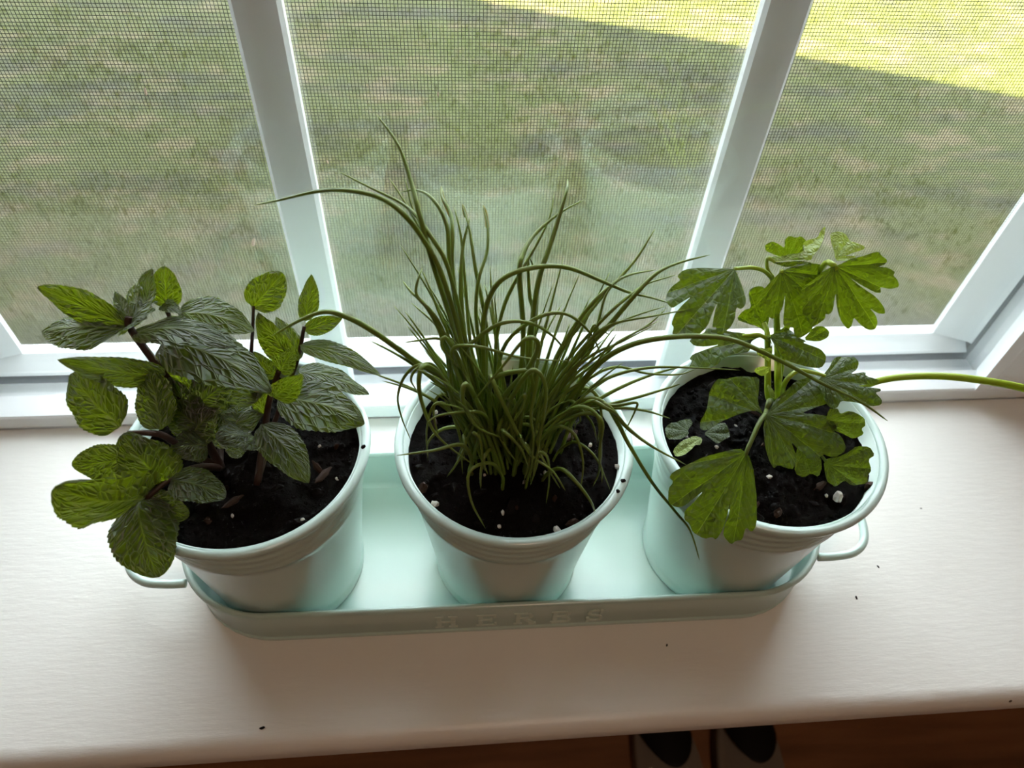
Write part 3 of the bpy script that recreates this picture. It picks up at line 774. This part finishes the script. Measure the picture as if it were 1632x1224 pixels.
# the blades that can be followed in the photograph, root to tip: pixel polyline + distance of the tip from the window wall
KEY = [
 ([(752, 620), (722, 520), (690, 420), (668, 340), (655, 290), (635, 232), (600, 182)], .012, .050, .0011),
 ([(760, 640), (732, 530), (705, 440), (675, 382), (640, 338), (600, 313), (545, 303), (500, 306), (445, 319), (405, 327)], .008, .040, .0011),
 ([(760, 640), (742, 540), (715, 430), (690, 382), (665, 346), (640, 324), (590, 299), (541, 274)], .012, .045, .0009),
 ([(760, 620), (735, 560), (702, 450), (672, 372), (645, 322), (620, 283)], .010, .044, .0008),
 ([(765, 620), (738, 540), (700, 450), (688, 400), (660, 340), (645, 283)], .014, .046, .0008),
 ([(765, 620), (740, 560), (718, 430), (712, 360), (690, 318), (665, 303), (640, 306)], .016, .046, .0009),
 ([(770, 620), (742, 560), (722, 440), (721, 375), (718, 340), (705, 314), (704, 297)], .016, .048, .0009),
 ([(775, 620), (752, 560), (742, 460), (735, 380), (724, 330)], .016, .046, .0008),
 ([(785, 640), (775, 520), (758, 430), (748, 366), (737, 326)], .016, .046, .0009),
 ([(770, 640), (745, 560), (735, 480), (737, 400), (749, 345)], .012, .042, .0012),
 ([(780, 640), (760, 520), (762, 450), (776, 402), (777, 360), (770, 328)], .014, .044, .0008),
 ([(840, 640), (846, 540), (858, 450), (880, 382), (902, 308), (905, 285)], .014, .050, .0012),
 ([(825, 640), (834, 540), (828, 440), (834, 404), (852, 374), (890, 341), (931, 318)], .012, .046, .0011),
 ([(800, 640), (790, 560), (804, 486), (832, 430), (856, 388), (876, 346), (883, 310)], .012, .044, .0008),
 ([(770, 620), (770, 520), (784, 466), (812, 438), (860, 425), (906, 427), (950, 444), (1000, 465), (1040, 475), (1070, 484)], .006, .020, .0011),
 ([(845, 660), (884, 576), (922, 520), (962, 470), (1010, 418), (1044, 365)], .010, .034, .0010),
 ([(855, 660), (900, 592), (962, 528), (1012, 470), (1046, 436), (1082, 419), (1132, 406)], .006, .026, .0011),
 ([(860, 640), (886, 570), (930, 500), (975, 454), (1004, 438), (1046, 430)], .010, .030, .0010),
 ([(860, 650), (900, 580), (960, 510), (1005, 470), (1032, 452), (1078, 438)], .006, .024, .0008),
 ([(865, 650), (905, 585), (950, 532), (985, 514), (1040, 504), (1108, 491)], .002, .012, .0008),
 ([(865, 650), (905, 590), (960, 530), (1000, 508), (1060, 488)], .004, .014, .0008),
 ([(870, 650), (905, 600), (945, 565), (990, 545), (1041, 519)], .000, .006, .0008),
 ([(870, 660), (910, 610), (960, 570), (985, 545), (1030, 520), (1062, 492)], .002, .012, .0007),
 ([(870, 690), (915, 625), (960, 575), (1008, 549), (1062, 538), (1122, 536), (1172, 543), (1240, 573), (1310, 611), (1372, 641), (1415, 671)], -.006, -.022, .0013),
 ([(745, 665), (712, 610), (660, 575), (640, 560), (590, 525), (552, 505), (520, 497), (490, 505), (460, 520), (430, 538)], -.004, -.006, .0012),
 ([(740, 660), (700, 595), (668, 582), (645, 600), (634, 632), (640, 665), (655, 702)], -.006, -.012, .0007),
 ([(745, 680), (712, 612), (690, 588), (672, 586), (668, 620), (680, 664), (702, 700), (757, 743)], -.012, -.030, .0010),
 ([(745, 670), (705, 600), (684, 580), (662, 590), (655, 606), (664, 622)], -.008, -.014, .0008),
 ([(757, 755), (752, 732), (735, 709), (690, 718), (632, 726)], -.022, -.034, .0010),
 ([(870, 690), (925, 640), (960, 640), (985, 675), (1002, 708), (1040, 770), (1076, 815), (1100, 846), (1115, 893)], -.010, -.045, .0010),
 ([(870, 690), (930, 650), (965, 645), (1000, 682), (1040, 712), (1094, 741)], -.008, -.028, .0011),
 ([(865, 690), (920, 660), (970, 645), (1020, 632), (1066, 618), (1084, 612)], -.004, -.006, .0008),
 ([(865, 670), (930, 625), (980, 598), (1036, 586), (1100, 586), (1180, 590)], .002, .004, .0008),
 ([(865, 670), (930, 610), (980, 585), (1030, 595), (1080, 597), (1110, 588)], .006, .008, .0007),
 ([(865, 690), (930, 650), (985, 646), (1014, 642), (1012, 655), (996, 688)], -.008, -.014, .0008),
 ([(865, 690), (930, 655), (985, 650), (1030, 655), (1068, 667)], -.006, -.008, .0009),
 ([(865, 690), (915, 650), (950, 660), (957, 700), (955, 750), (945, 775)], -.014, -.022, .0009),
 ([(865, 690), (925, 660), (960, 672), (955, 730), (972, 780)], -.014, -.024, .0008),
 ([(800, 690), (790, 620), (782, 600), (800, 640), (842, 720), (880, 750), (901, 782)], -.014, -.036, .0010),
 ([(790, 700), (780, 640), (790, 602), (845, 590), (856, 600), (846, 660), (850, 700), (845, 768)], -.012, -.032, .0010),
 ([(810, 690), (800, 640), (840, 590), (858, 550), (838, 540), (800, 585), (752, 642)], -.014, -.022, .0011),
 ([(780, 690), (760, 640), (742, 612), (738, 640), (760, 680), (800, 698)], -.016, -.026, .0011),
 ([(800, 700), (805, 670), (812, 640), (848, 590), (870, 622), (860, 700), (848, 765)], -.014, -.030, .0011),
 ([(790, 700), (815, 660), (835, 630), (832, 650), (812, 680), (806, 690)], -.018, -.022, .0008),
 ([(770, 710), (780, 680), (770, 660), (745, 656), (700, 662), (680, 674)], -.014, -.026, .0008),
 ([(760, 730), (762, 700), (755, 690), (765, 700), (770, 735), (778, 757)], -.024, -.034, .0008),
 ([(810, 730), (800, 690), (806, 690), (830, 715), (843, 748)], -.024, -.034, .0009),
 ([(770, 690), (742, 600), (712, 540), (705, 555), (735, 590)], -.006, -.010, .0010),
 ([(780, 680), (740, 620), (720, 560), (760, 552), (830, 570), (915, 576)], -.008, -.012, .0009),
 ([(730, 640), (715, 560), (700, 540), (665, 543), (645, 546)], .000, .004, .0007),
 ([(735, 640), (705, 540), (680, 490), (655, 465), (642, 448)], .006, .020, .0009),
 ([(735, 640), (710, 540), (690, 500), (664, 470), (668, 440), (673, 427)], .006, .020, .0009),
 ([(735, 640), (716, 540), (700, 500), (685, 460), (672, 430)], .008, .022, .0007),
 ([(845, 640), (860, 560), (880, 480), (898, 411)], .010, .034, .0008),
 ([(800, 650), (790, 540), (784, 480), (781, 423)], .010, .030, .0008),
 ([(850, 650), (840, 560), (850, 500), (844, 470), (842, 410), (852, 430)], .012, .026, .0010),
 ([(870, 660), (905, 600), (940, 560), (952, 520), (966, 470), (990, 440)], .004, .014, .0008),
 ([(870, 660), (900, 600), (930, 560), (945, 520), (955, 525), (975, 535)], .002, .008, .0007),
 ([(760, 660), (740, 570), (760, 540), (800, 515), (845, 515), (880, 535), (902, 560)], -.004, .000, .0010),
 ([(790, 660), (800, 560), (850, 510), (900, 500), (940, 530), (960, 570)], .000, .004, .0009),
]
for pts, Y0, Y1, r in KEY:
    if Y0 <= -.012: Y0 -= .010; Y1 -= .006
    n = len(pts); P = [root()]
    for i, (px, py) in enumerate(pts):
        t = (i+1)/n; P.append(at(px, py, CC.y + (Y0*min(1, t*2) if t < .5 else Y0 + (Y1-Y0)*(t-.5)*2)))
    chive(P, r)
for pts, Y0, Y1 in (([(718, 345), (706, 316), (703, 297)], .046, .048), ([(777, 362), (774, 340), (770, 327)], .043, .044), ([(742, 345), (737, 325)], .045, .046)):
    chive([at(px, py, CC.y + Y0 + (Y1-Y0)*i/2) for i, (px, py) in enumerate(pts)], .0008, CHIVEPALE)
for k in range(85):     # the dense heart of the clump
    R0 = root(); q = R0 - Vector((CC.x, CC.y, R0.z)); az = math.atan2(q.y, q.x) + rc.gauss(0, .5)
    L = rc.uniform(.045, .095) if k % 4 else rc.uniform(.07, .115)
    lean = min(.9, q.length/.0165*.38 + rc.uniform(0, .22))*(.55 if math.sin(az) < -.1 else 1); dirx = Vector((math.cos(az), math.sin(az)*.75 + .25, 0))
    droop = rc.choice((0, 0, .1, .2, .3)) if L < .09 else rc.choice((0, .1, .2)); P = []; p = R0.copy(); el = math.pi/2 - lean*.55; n = 7
    bx = Vector((rc.gauss(0, .15), rc.gauss(0, .15), 0))
    for i in range(n+1):
        P.append(p.copy()); d = (dirx + bx)*math.cos(el) + Vector((0, 0, math.sin(el))); p = p + d.normalized()*(L/n); el -= (lean*.10 + droop*.42)
        if p.z < R0.z + .006: p.z = R0.z + .006
    chive(P, rc.uniform(.0006, .0010), CHIVE, .3, 3)

for k in range(26):      # limp blades that rise and hang over at the front and sides of the clump
    R0 = root(); az = rc.uniform(-2.7, -.4) if k % 3 else rc.uniform(-.5, 3.6); d0 = Vector((math.cos(az), math.sin(az), 0)); sd0 = Vector((-d0.y, d0.x, 0))
    H = rc.uniform(.018, .050); F = rc.uniform(.012, .034); w0 = rc.gauss(0, .006); end = rc.uniform(.1, .8)
    R0.x += d0.x*.010; R0.y += d0.y*.008
    P = [R0, R0 + d0*F*.12 + Vector((0, 0, H*.5)), R0 + d0*F*.35 + sd0*w0*.4 + Vector((0, 0, H*.95)), R0 + d0*F*.65 + sd0*w0 + Vector((0, 0, H*.98)),
         R0 + d0*F*.9 + sd0*w0*.8 + Vector((0, 0, H*(.55 + .4*end))), R0 + d0*F + sd0*w0*.2 + Vector((0, 0, max(.004, H*end*.8)))]
    chive(P, rc.uniform(.0006, .0010), CHIVE, .35, 4)

# ------------------------------------------------------------------ parsley
prs = empty('parsley_plant', pot_center(1) + Vector((0, 0, POTH-.008)), 'flat-leaf parsley with lobed leaves on thin stalks in the right pot', 'plant')
def parsley_leaf(poly, base, Y, nrm, m=PARS, curl=.0, veins=5, org=(0, 0), sc=1.0, wav=.0012):
    T = lambda p: (org[0] + p[0]/sc, org[1] + p[1]/sc)
    b0 = T(base); B = at(b0[0], b0[1], Y); Nn = Vector(nrm).normalized()
    def hit(p):
        d = ray(*p); return CAM + d*((B - CAM).dot(Nn)/d.dot(Nn))
    P3 = [hit(T(p)) for p in poly]
    e1 = Vector((1, 0, 0)); e1 = (e1 - Nn*e1.dot(Nn)).normalized(); e2 = Nn.cross(e1)
    P2 = [Vector(((p-B).dot(e1), (p-B).dot(e2))) for p in P3]
    # round the outline's corners, then split the long sides
    P2 = [q for i in range(len(P2)) for q in (P2[i-1].lerp(P2[i], .80), P2[i].lerp(P2[(i+1) % len(P2)], .20))]
    R = []; n = len(P2)
    for i in range(n):
        a, c = P2[i], P2[(i+1) % n]; R.append(a); d = c-a
        if d.length > .0035:
            k = int(d.length/.0025)+1
            for s in range(1, k): R.append(a + d*(s/k))
    x0, x1 = min(p.x for p in R), max(p.x for p in R); y0, y1 = min(p.y for p in R), max(p.y for p in R)
    st = .0016; inner = []
    def inside(q):
        c = False; m_ = len(R)
        for i in range(m_):
            a, d = R[i], R[i-1]
            if (a.y > q.y) != (d.y > q.y) and q.x < (d.x-a.x)*(q.y-a.y)/(d.y-a.y)+a.x: c = not c
        return c
    yy = y0 + st/2; row = 0
    while yy < y1:
        xx = x0 + (st/2 if row % 2 else 0)
        while xx < x1:
            q = Vector((xx, yy))
            if inside(q) and min((q-r).length for r in R) > st*.5: inner.append(q)
            xx += st
        yy += st*.87; row += 1
    vs, es, fs, *_ = delaunay_2d_cdt(R + inner, [], [list(range(len(R)))], 1, 1e-6)
    cen = Vector((sum(p.x for p in R)/len(R), sum(p.y for p in R)/len(R)))
    axd = cen.normalized() if cen.length > 1e-5 else Vector((0, 1)); rmax = max(p.length for p in R)
    b = MB(); uv = []; sd = base[0]*.13
    for q in vs:
        r = q.length/rmax; ang = math.atan2(axd.x*q.y - axd.y*q.x, axd.dot(q)) if q.length > 1e-6 else 0
        u = ang/(math.pi*.80)*veins + .5; fr = abs((u % 1.0) - .5)
        side = axd.x*q.y - axd.y*q.x
        h = curl*rmax*(r*r) + wav*noise.noise((q.x*90+sd, q.y*90, sd)) + .0009*min(1, fr*3)*min(1, r*4) - 3.0*side*side
        # bends keep the surface meeting the line of sight it was drawn on only at h = 0; the leaf itself is a curved sheet
        b.v.append(B + e1*q.x + e2*q.y + Nn*h - prs.location); uv.append((u, r))
    b.f = [tuple(f) for f in fs]; b.uv = uv
    # front face must look along +normal
    if b.f:
        f = b.f[0]; a, c, d = (Vector(b.v[i]) for i in f[:3])
        if (c-a).cross(d-a).dot(Nn) < 0: b.f = [t[::-1] for t in b.f]
    return b.build('leaf', m, prs)
ZA = dict(org=(1040, 350), sc=3.886); ZB = dict(org=(1200, 360), sc=6.12); ZC = dict(org=(1020, 560), sc=3.824)
p1 = [(510,305),(430,297),(300,298),(190,312),(152,345),(175,372),(130,400),(97,440),(83,490),(100,530),(125,548),(165,522),(245,472),(185,528),(140,580),(120,640),(137,660),(125,700),(150,715),(200,706),(265,705),(290,710),(340,660),(370,580),(402,508),(378,600),(372,665),(400,665),(398,700),(430,708),(480,670),(510,620),(515,545),(545,558),(575,530),(580,490),(560,430),(530,350)]
p2 = [(800,318),(760,350),(700,410),(655,470),(645,530),(690,560),(720,600),(755,622),(790,590),(810,540),(816,460),(820,540),(812,620),(815,665),(878,668),(880,700),(900,735),(940,740),(1000,700),(1012,640),(1000,560),(1000,470),(1020,400),(1085,290),(1030,275),(970,268),(900,275),(850,295)]
p3 = [(800,395),(860,370),(960,320),(1100,280),(1190,255),(1255,262),(1260,290),(1340,345),(1300,385),(1230,400),(1330,410),(1405,460),(1375,485),(1430,530),(1455,605),(1350,625),(1250,600),(1265,660),(1190,650),(1050,575),(925,492),(1060,600),(1200,690),(1280,790),(1295,860),(1220,855),(1140,800),(1210,880),(1240,960),(1225,1030),(1130,1025),(1050,960),(985,890),(975,980),(940,1020),(880,950),(835,860),(815,740),(800,640),(785,830),(740,870),(715,860),(710,910),(650,970),(600,1000),(550,940),(500,860),(500,800),(560,710),(480,730),(470,680),(490,600),(560,540),(680,440),(760,400)]
p4 = [(330,330),(180,270),(120,235),(108,175),(160,150),(200,150),(240,165),(310,215),(302,130),(350,80),(420,105),(460,90),(515,130),(480,160),(495,260),(520,310)]
p4b = [(150,345),(155,300),(300,290),(500,262),(478,170),(540,150),(620,130),(650,60),(690,30),(685,130),(640,230),(580,300),(560,345),(420,330),(300,345),(180,358)]
p4c = [(180,352),(300,342),(430,330),(580,350),(500,370),(380,385),(300,395)]
p5 = [(800,330),(790,240),(752,200),(738,75),(830,68),(900,100),(940,160),(1000,195),(1070,225),(1050,250),(960,272),(870,305)]
p5b = [(800,330),(870,300),(990,295),(1000,310),(920,345),(840,350)]
p6 = [(640,410),(680,415),(720,470),(730,560),(715,640),(700,700),(660,665),(590,645),(520,620),(560,560),(610,545),(590,470),(600,430)]
p7 = [(700,718),(610,715),(520,700),(400,675),(335,672),(318,700),(225,740),(260,780),(330,785),(425,768),(330,800),(250,830),(230,860),(248,870),(225,915),(330,918),(400,900),(450,850),(530,830),(600,822),(606,760),(640,735)]
p8 = [(722,722),(780,685),(820,665),(870,690),(880,720),(960,752),(930,762),(990,780),(1050,800),(1090,840),(1090,880),(1060,915),(980,915),(880,890),(800,850),(760,800)]
p8b = [(930,745),(1000,660),(1050,655),(1095,690),(1080,725),(1020,755)]
p9 = [(1075,940),(1120,860),(1160,843),(1190,850),(1250,850),(1287,880),(1278,920),(1220,960),(1330,935),(1325,965),(1412,990),(1390,1015),(1250,1030),(1420,1040),(1420,1060),(1380,1070),(1432,1110),(1430,1140),(1370,1150),(1250,1130),(1165,1120),(1150,1166),(1090,1160),(1010,1010)]
p10 = [(755,385),(700,360),(620,380),(540,410),(470,445),(400,490),(362,480),(365,430),(400,370),(410,310),(420,250),(460,180),(520,178),(560,165),(640,160),(722,160),(725,230),(716,320)]
p11 = [(775,385),(820,300),(890,240),(950,180),(1070,140),(1060,180),(1130,180),(1160,200),(1222,260),(1160,310),(1060,345),(975,380),(1100,385),(1180,400),(1230,440),(1190,480),(1240,510),(1275,600),(1200,645),(1120,620),(1105,660),(1060,670),(990,620),(918,545),(962,640),(950,715),(900,710),(850,690),(830,712),(790,650),(760,560),(755,440)]
p12 = [(648,615),(600,590),(500,612),(400,640),(300,690),(210,740),(188,775),(215,800),(180,840),(180,930),(225,955),(270,950),(330,900),(392,848),(325,930),(280,970),(275,1030),(310,1055),(330,1110),(400,1150),(445,1135),(470,1155),(510,1090),(532,1000),(548,895),(542,1000),(515,1080),(515,1130),(570,1190),(600,1165),(640,1160),(650,1070),(690,1110),(718,1060),(715,900),(700,740),(668,650)]
p13 = [(1130,420),(1140,345),(1200,340),(1210,375),(1260,360),(1310,368),(1360,400),(1378,450),(1345,470),(1362,500),(1300,535),(1250,510),(1180,480)]
p14 = [(1120,660),(1200,640),(1280,600),(1310,575),(1400,580),(1425,630),(1380,655),(1410,720),(1375,755),(1375,800),(1290,820),(1240,780),(1190,828),(1130,785)]
p15 = [(960,580),(950,640),(940,740),(990,768),(1040,740),(1080,762),(1105,700),(1105,650),(1040,600)]
p16 = [(145,480),(180,440),(230,425),(300,408),(325,440),(290,480),(300,505),(240,545),(160,540)]
p17 = [(195,612),(250,550),(330,515),(382,525),(370,575),(330,580),(315,600),(265,640),(215,650)]
p18 = [(385,505),(430,470),(480,440),(520,445),(555,520),(505,545),(470,570),(430,545)]
LV = [
 (p1, (510,305), .022, (-.10, -.45, .88), PARS, -.05, 5, ZA),
 (p2, (800,318), .020, (0, -.80, .55), PARS, -.08, 5, ZA),
 (p3, (800,395), .012, (.10, -.90, .42), PARS, -.04, 6, ZB),
 (p4, (330,330), .034, (-.1, -.96, .2), PARS, .05, 5, ZB),
 (p4b, (300,345), .028, (0, -.25, .97), PARSPALE, .05, 4, ZB),
 (p4c, (380,360), .027, (0, -.9, .3), PARS, 0, 4, ZB),
 (p5, (800,330), .024, (.15, -.40, .9), PARSPALE, .06, 4, ZB),
 (p5b, (800,330), .020, (.1, -.3, .95), PARSPALE, 0, 3, ZB),
 (p6, (700,690), .022, (0, -.75, .6), PARS, 0, 4, ZA),
 (p7, (700,718), .014, (-.1, -.35, .93), PARS, -.05, 4, ZA),
 (p8, (722,722), .010, (.1, -.55, .82), PARS, -.08, 4, ZA),
 (p8b, (960,740), .016, (0, -.8, .5), PARS, 0, 3, ZA),
 (p9, (1060,985), .000, (.12, -.30, .95), PARS, -.05, 6, ZA),
 (p10, (755,385), -.016, (-.15, -.35, .92), PARS, .08, 5, ZC),
 (p11, (775,385), -.016, (.05, -.45, .88), PARS, -.06, 6, ZC),
 (p12, (648,615), -.034, (-.05, -.66, .75), PARS, -.06, 6, ZC),
 (p13, (1130,420), -.018, (0, -.9, .45), PARS, 0, 5, ZC),
 (p14, (1150,690), -.030, (0, -.75, .62), PARS, 0, 5, ZC),
 (p15, (1000,590), -.028, (0, -.75, .62), PARS, 0, 4, ZC),
 (p16, (300,490), -.012, (0, -.05, 1), PARS, .03, 4, ZC),
 (p17, (370,530), -.022, (0, -.05, 1), PARSPALE, .03, 4, ZC),
 (p18, (390,505), -.018, (0, -.05, 1), PARS, .03, 4, ZC),
]
for poly, base, Y, nr, m, curl, vn, Z in LV:
    if poly in (p16, p17, p18):       # seedling leaves lying just above the soil
        q = atz(Z['org'][0]+base[0]/Z['sc'], Z['org'][1]+base[1]/Z['sc'], POTH-.002); Y = q.y
    parsley_leaf(poly, base, Y, nr, m, curl, vn, Z['org'], Z['sc'])
RT = atz(1232, 648, POTH-.008)
A = lambda x, y, Y: (1040+x/3.886, 350+y/3.886, Y)
C = lambda x, y, Y: (1020+x/3.824, 560+y/3.824, Y)
stalk(prs, [sp(RT), A(716, 1080, .004), A(714, 900, .010), A(712, 760, .014), A(708, 690, .018), A(690, 640, .022)], .0017, .0011, STEMG, 'stalk')
stalk(prs, [sp(RT + Vector((.004, .002, 0))), A(778, 1000, .008), A(776, 860, .014), A(770, 660, .022), A(764, 520, .028), A(742, 372, .030), A(735, 345, .030)], .0019, .0011, STEMG, 'stalk')
stalk(prs, [A(738, 360, .030), A(690, 318, .028), A(620, 298, .026), A(560, 300, .024), A(510, 305, .022)], .0010, .0008, STEMG, 'stalk')
stalk(prs, [A(742, 360, .030), A(710, 300, .030), A(715, 240, .030), A(760, 265, .028)], .0009, .0007, STEMG, 'stalk')
stalk(prs, [sp(RT + Vector((.003, .004, 0))), A(800, 900, .018), A(850, 600, .024), A(1000, 380, .024), A(1070, 275, .018), A(1110, 275, .014), A(1140, 310, .012)], .0015, .0012, STEMG, 'stalk')
stalk(prs, [A(764, 520, .028), A(775, 400, .026), A(800, 318, .020)], .0010, .0008, STEMG, 'stalk')
stalk(prs, [A(714, 740, .014), A(660, 714, .014), A(610, 716, .014), A(560, 720, .013)], .0010, .0008, STEMG, 'stalk')
stalk(prs, [A(714, 740, .014), A(735, 722, .012), A(780, 740, .010)], .0010, .0008, STEMG, 'stalk')
stalk(prs, [sp(RT), C(790, 300, -.006), C(772, 360, -.012), C(762, 388, -.016)], .0013, .0011, PETIOLE, 'stalk')
stalk(prs, [C(762, 388, -.016), C(730, 430, -.022), C(685, 530, -.029), C(650, 612, -.034), C(630, 670, -.0355)], .0012, .0008, PETIOLE, 'stalk')
stalk(prs, [sp(RT + Vector((.005, 0, 0))), C(880, 200, .000), C(960, 120, .004), C(1060, 130, .002), C(1130, 150, .000)], .0013, .0008, STEMG, 'stalk')
stalk(prs, [sp(RT + Vector((.003, -.003, 0))), C(900, 330, .000), C(1000, 390, -.002), C(1090, 400, -.008), C(1150, 420, -.018)], .0012, .0008, STEMG, 'stalk')
stalk(prs, [sp(RT + Vector((.002, -.004, 0))), C(900, 400, -.006), C(1010, 520, -.014), C(1150, 690, -.025)], .0011, .0007, PETIOLE, 'stalk')
stalk(prs, [sp(RT + Vector((.006, .002, 0))), (1300, 640, .006), (1370, 618, .004), (1405, 606, .002), (1450, 600, .000), (1510, 600, -.002), (1570, 607, -.006), (1632, 619, -.010), (1690, 640, -.014)], .0014, .0019, STEMG, 'stalk')
# small yellow young leaves at the heart
for pl, bs, Y in (([(690,740),(730,735),(735,780),(700,800),(660,790),(640,830),(690,860),(720,880),(735,830),(740,770)], (720,800), .010),
                  ([(640,915),(690,905),(735,915),(720,950),(680,970),(645,955),(625,930)], (730,910), .006),
                  ([(705,1010),(745,1050),(760,1090),(735,1110),(712,1060)], (735,1050), .002)):
    parsley_leaf(pl, bs, Y, (0, -.8, .5), PARSPALE, 0, 3, ZA['org'], ZA['sc'])

# ------------------------------------------------------------------ slippers on the floor below the sill
BLK = m_plain('black_felt', srgb(9, 9, 10), .6, .3, .2); PALE = m_plain('pale_felt', srgb(140, 130, 118), .9, .2, .1)
def slipper(cx, cy, rz, label):
    e = empty('slipper', (cx, cy, FZ), label, 'slipper', 'slippers on the floor'); e.rotation_euler = (0, 0, rz)
    def wid(t): return .047*(math.sin(math.pi*min(1, max(0, .06+.88*t)))**.42)*(.86 + .16*t)
    LN = .25; n = 26
    def outline(k, sc=1): t = k/n; return wid(t)*sc, -.17 + LN*t
    b = MB(); up = [outline(k) for k in range(n+1)]
    ring = [(w_, y) for w_, y in up] + [(-w_, y) for w_, y in up[::-1]]; m = len(ring)
    prof = [(.92, .001), (1.0, .008), (1.0, .030), (.95, .040)]
    vs = [(x*f, (y+.045)*f-.045, z) for f, z in prof for x, y in ring]; fs = [tuple(range(m))[::-1], tuple(range(3*m, 4*m))]
    for q in range(3):
        for i in range(m): fs.append((q*m+i, q*m+(i+1) % m, (q+1)*m+(i+1) % m, (q+1)*m+i))
    b.add(vs, fs); b.build('sole', PALE, e)
    b = MB(); nv = 14                                   # black vamp over the toes with a rounded tongue
    for k in range(n+1):
        t = .63 + .34*k/n
        for j in range(nv+1):
            v = -1 + 2*j/nv; tt = t + (.22*v*v*(1-k/n))
            ww = wid(min(.985, tt))*.97
            h = .038 + .034*math.sqrt(max(0, 1-v*v))*math.sqrt(max(0, 1-((tt-.5)/.5)**4))
            b.v.append((v*ww, -.17 + LN*min(.985, tt), h))
    for k in range(n):
        for j in range(nv):
            a = k*(nv+1)+j; b.f.append((a, a+1, a+nv+2, a+nv+1))
    o = b.build('vamp', BLK, e); md = o.modifiers.new('t', 'SOLIDIFY'); md.thickness = .003
    return e
slipper(.234, .008, .03, 'left one of the pale slippers with black toe, below the sill')
slipper(.342, .006, -.12, 'right one of the pale slippers with black toe, turned outward below the sill')

# ------------------------------------------------------------------ added warm fill light under the ceiling, unseen behind the camera
LAMPG = m_plain('fill_shade_glass', srgb(245, 235, 215), .5, .4, .02)
lamp = empty('fill_lamp', (.15, -1.0, CZ), 'round warm fill light added at the ceiling, out of view', 'lamp')
b = MB(); b.lathe([(.001, -.02), (.07, -.02), (.07, 0), (.001, 0)], 32); b.build('base_plate', FRAMEP, lamp)
ld = bpy.data.lights.new('fill_light', 'AREA'); ld.shape = 'DISK'; ld.size = .3; ld.energy = 5.5; ld.color = (1.0, .70, .50)
lo = bpy.data.objects.new('fill_light', ld); COL.objects.link(lo); lo.location = (.15, -1.0, CZ-.06)

# ------------------------------------------------------------------ crumbs of soil that fell on the sill and rims
for px, py, sz, lb in ((418, 1160, .0010, 'dark soil crumb on the sill near its front edge, left of centre'), (1365, 952, .0008, 'tiny soil crumb on the bright sill below the right tray handle'),
                       (1400, 903, .0007, 'faint tiny crumb on the sill beside the right tray handle'), (1063, 1028, .0006, 'tiny soil crumb on the shaded sill just in front of the tray')):
    p = atz(px, py, .0004); o = obj_from(DBARKM[px % 5], 'soil_crumb', None, (p.x, p.y, sz*.35), (0, 0, px), (sz*1.6, sz*.7, sz*.6)); tag(o, lb, 'crumb')
for px, py, sz, lb in ((579, 712, .0012, 'dark soil crumb stuck on the right rim of the mint pot'), (993, 766, .0013, 'dark soil crumb on the right rim of the chive pot'), (985, 783, .0011, 'smaller soil crumb on the chive pot rim, nearer the front')):
    p = atz(px, py, POTH + .0022); o = obj_from(DBARKM[px % 5], 'soil_crumb', None, p, (0, 0, px), (sz, sz*.8, sz*.7)); tag(o, lb, 'crumb')
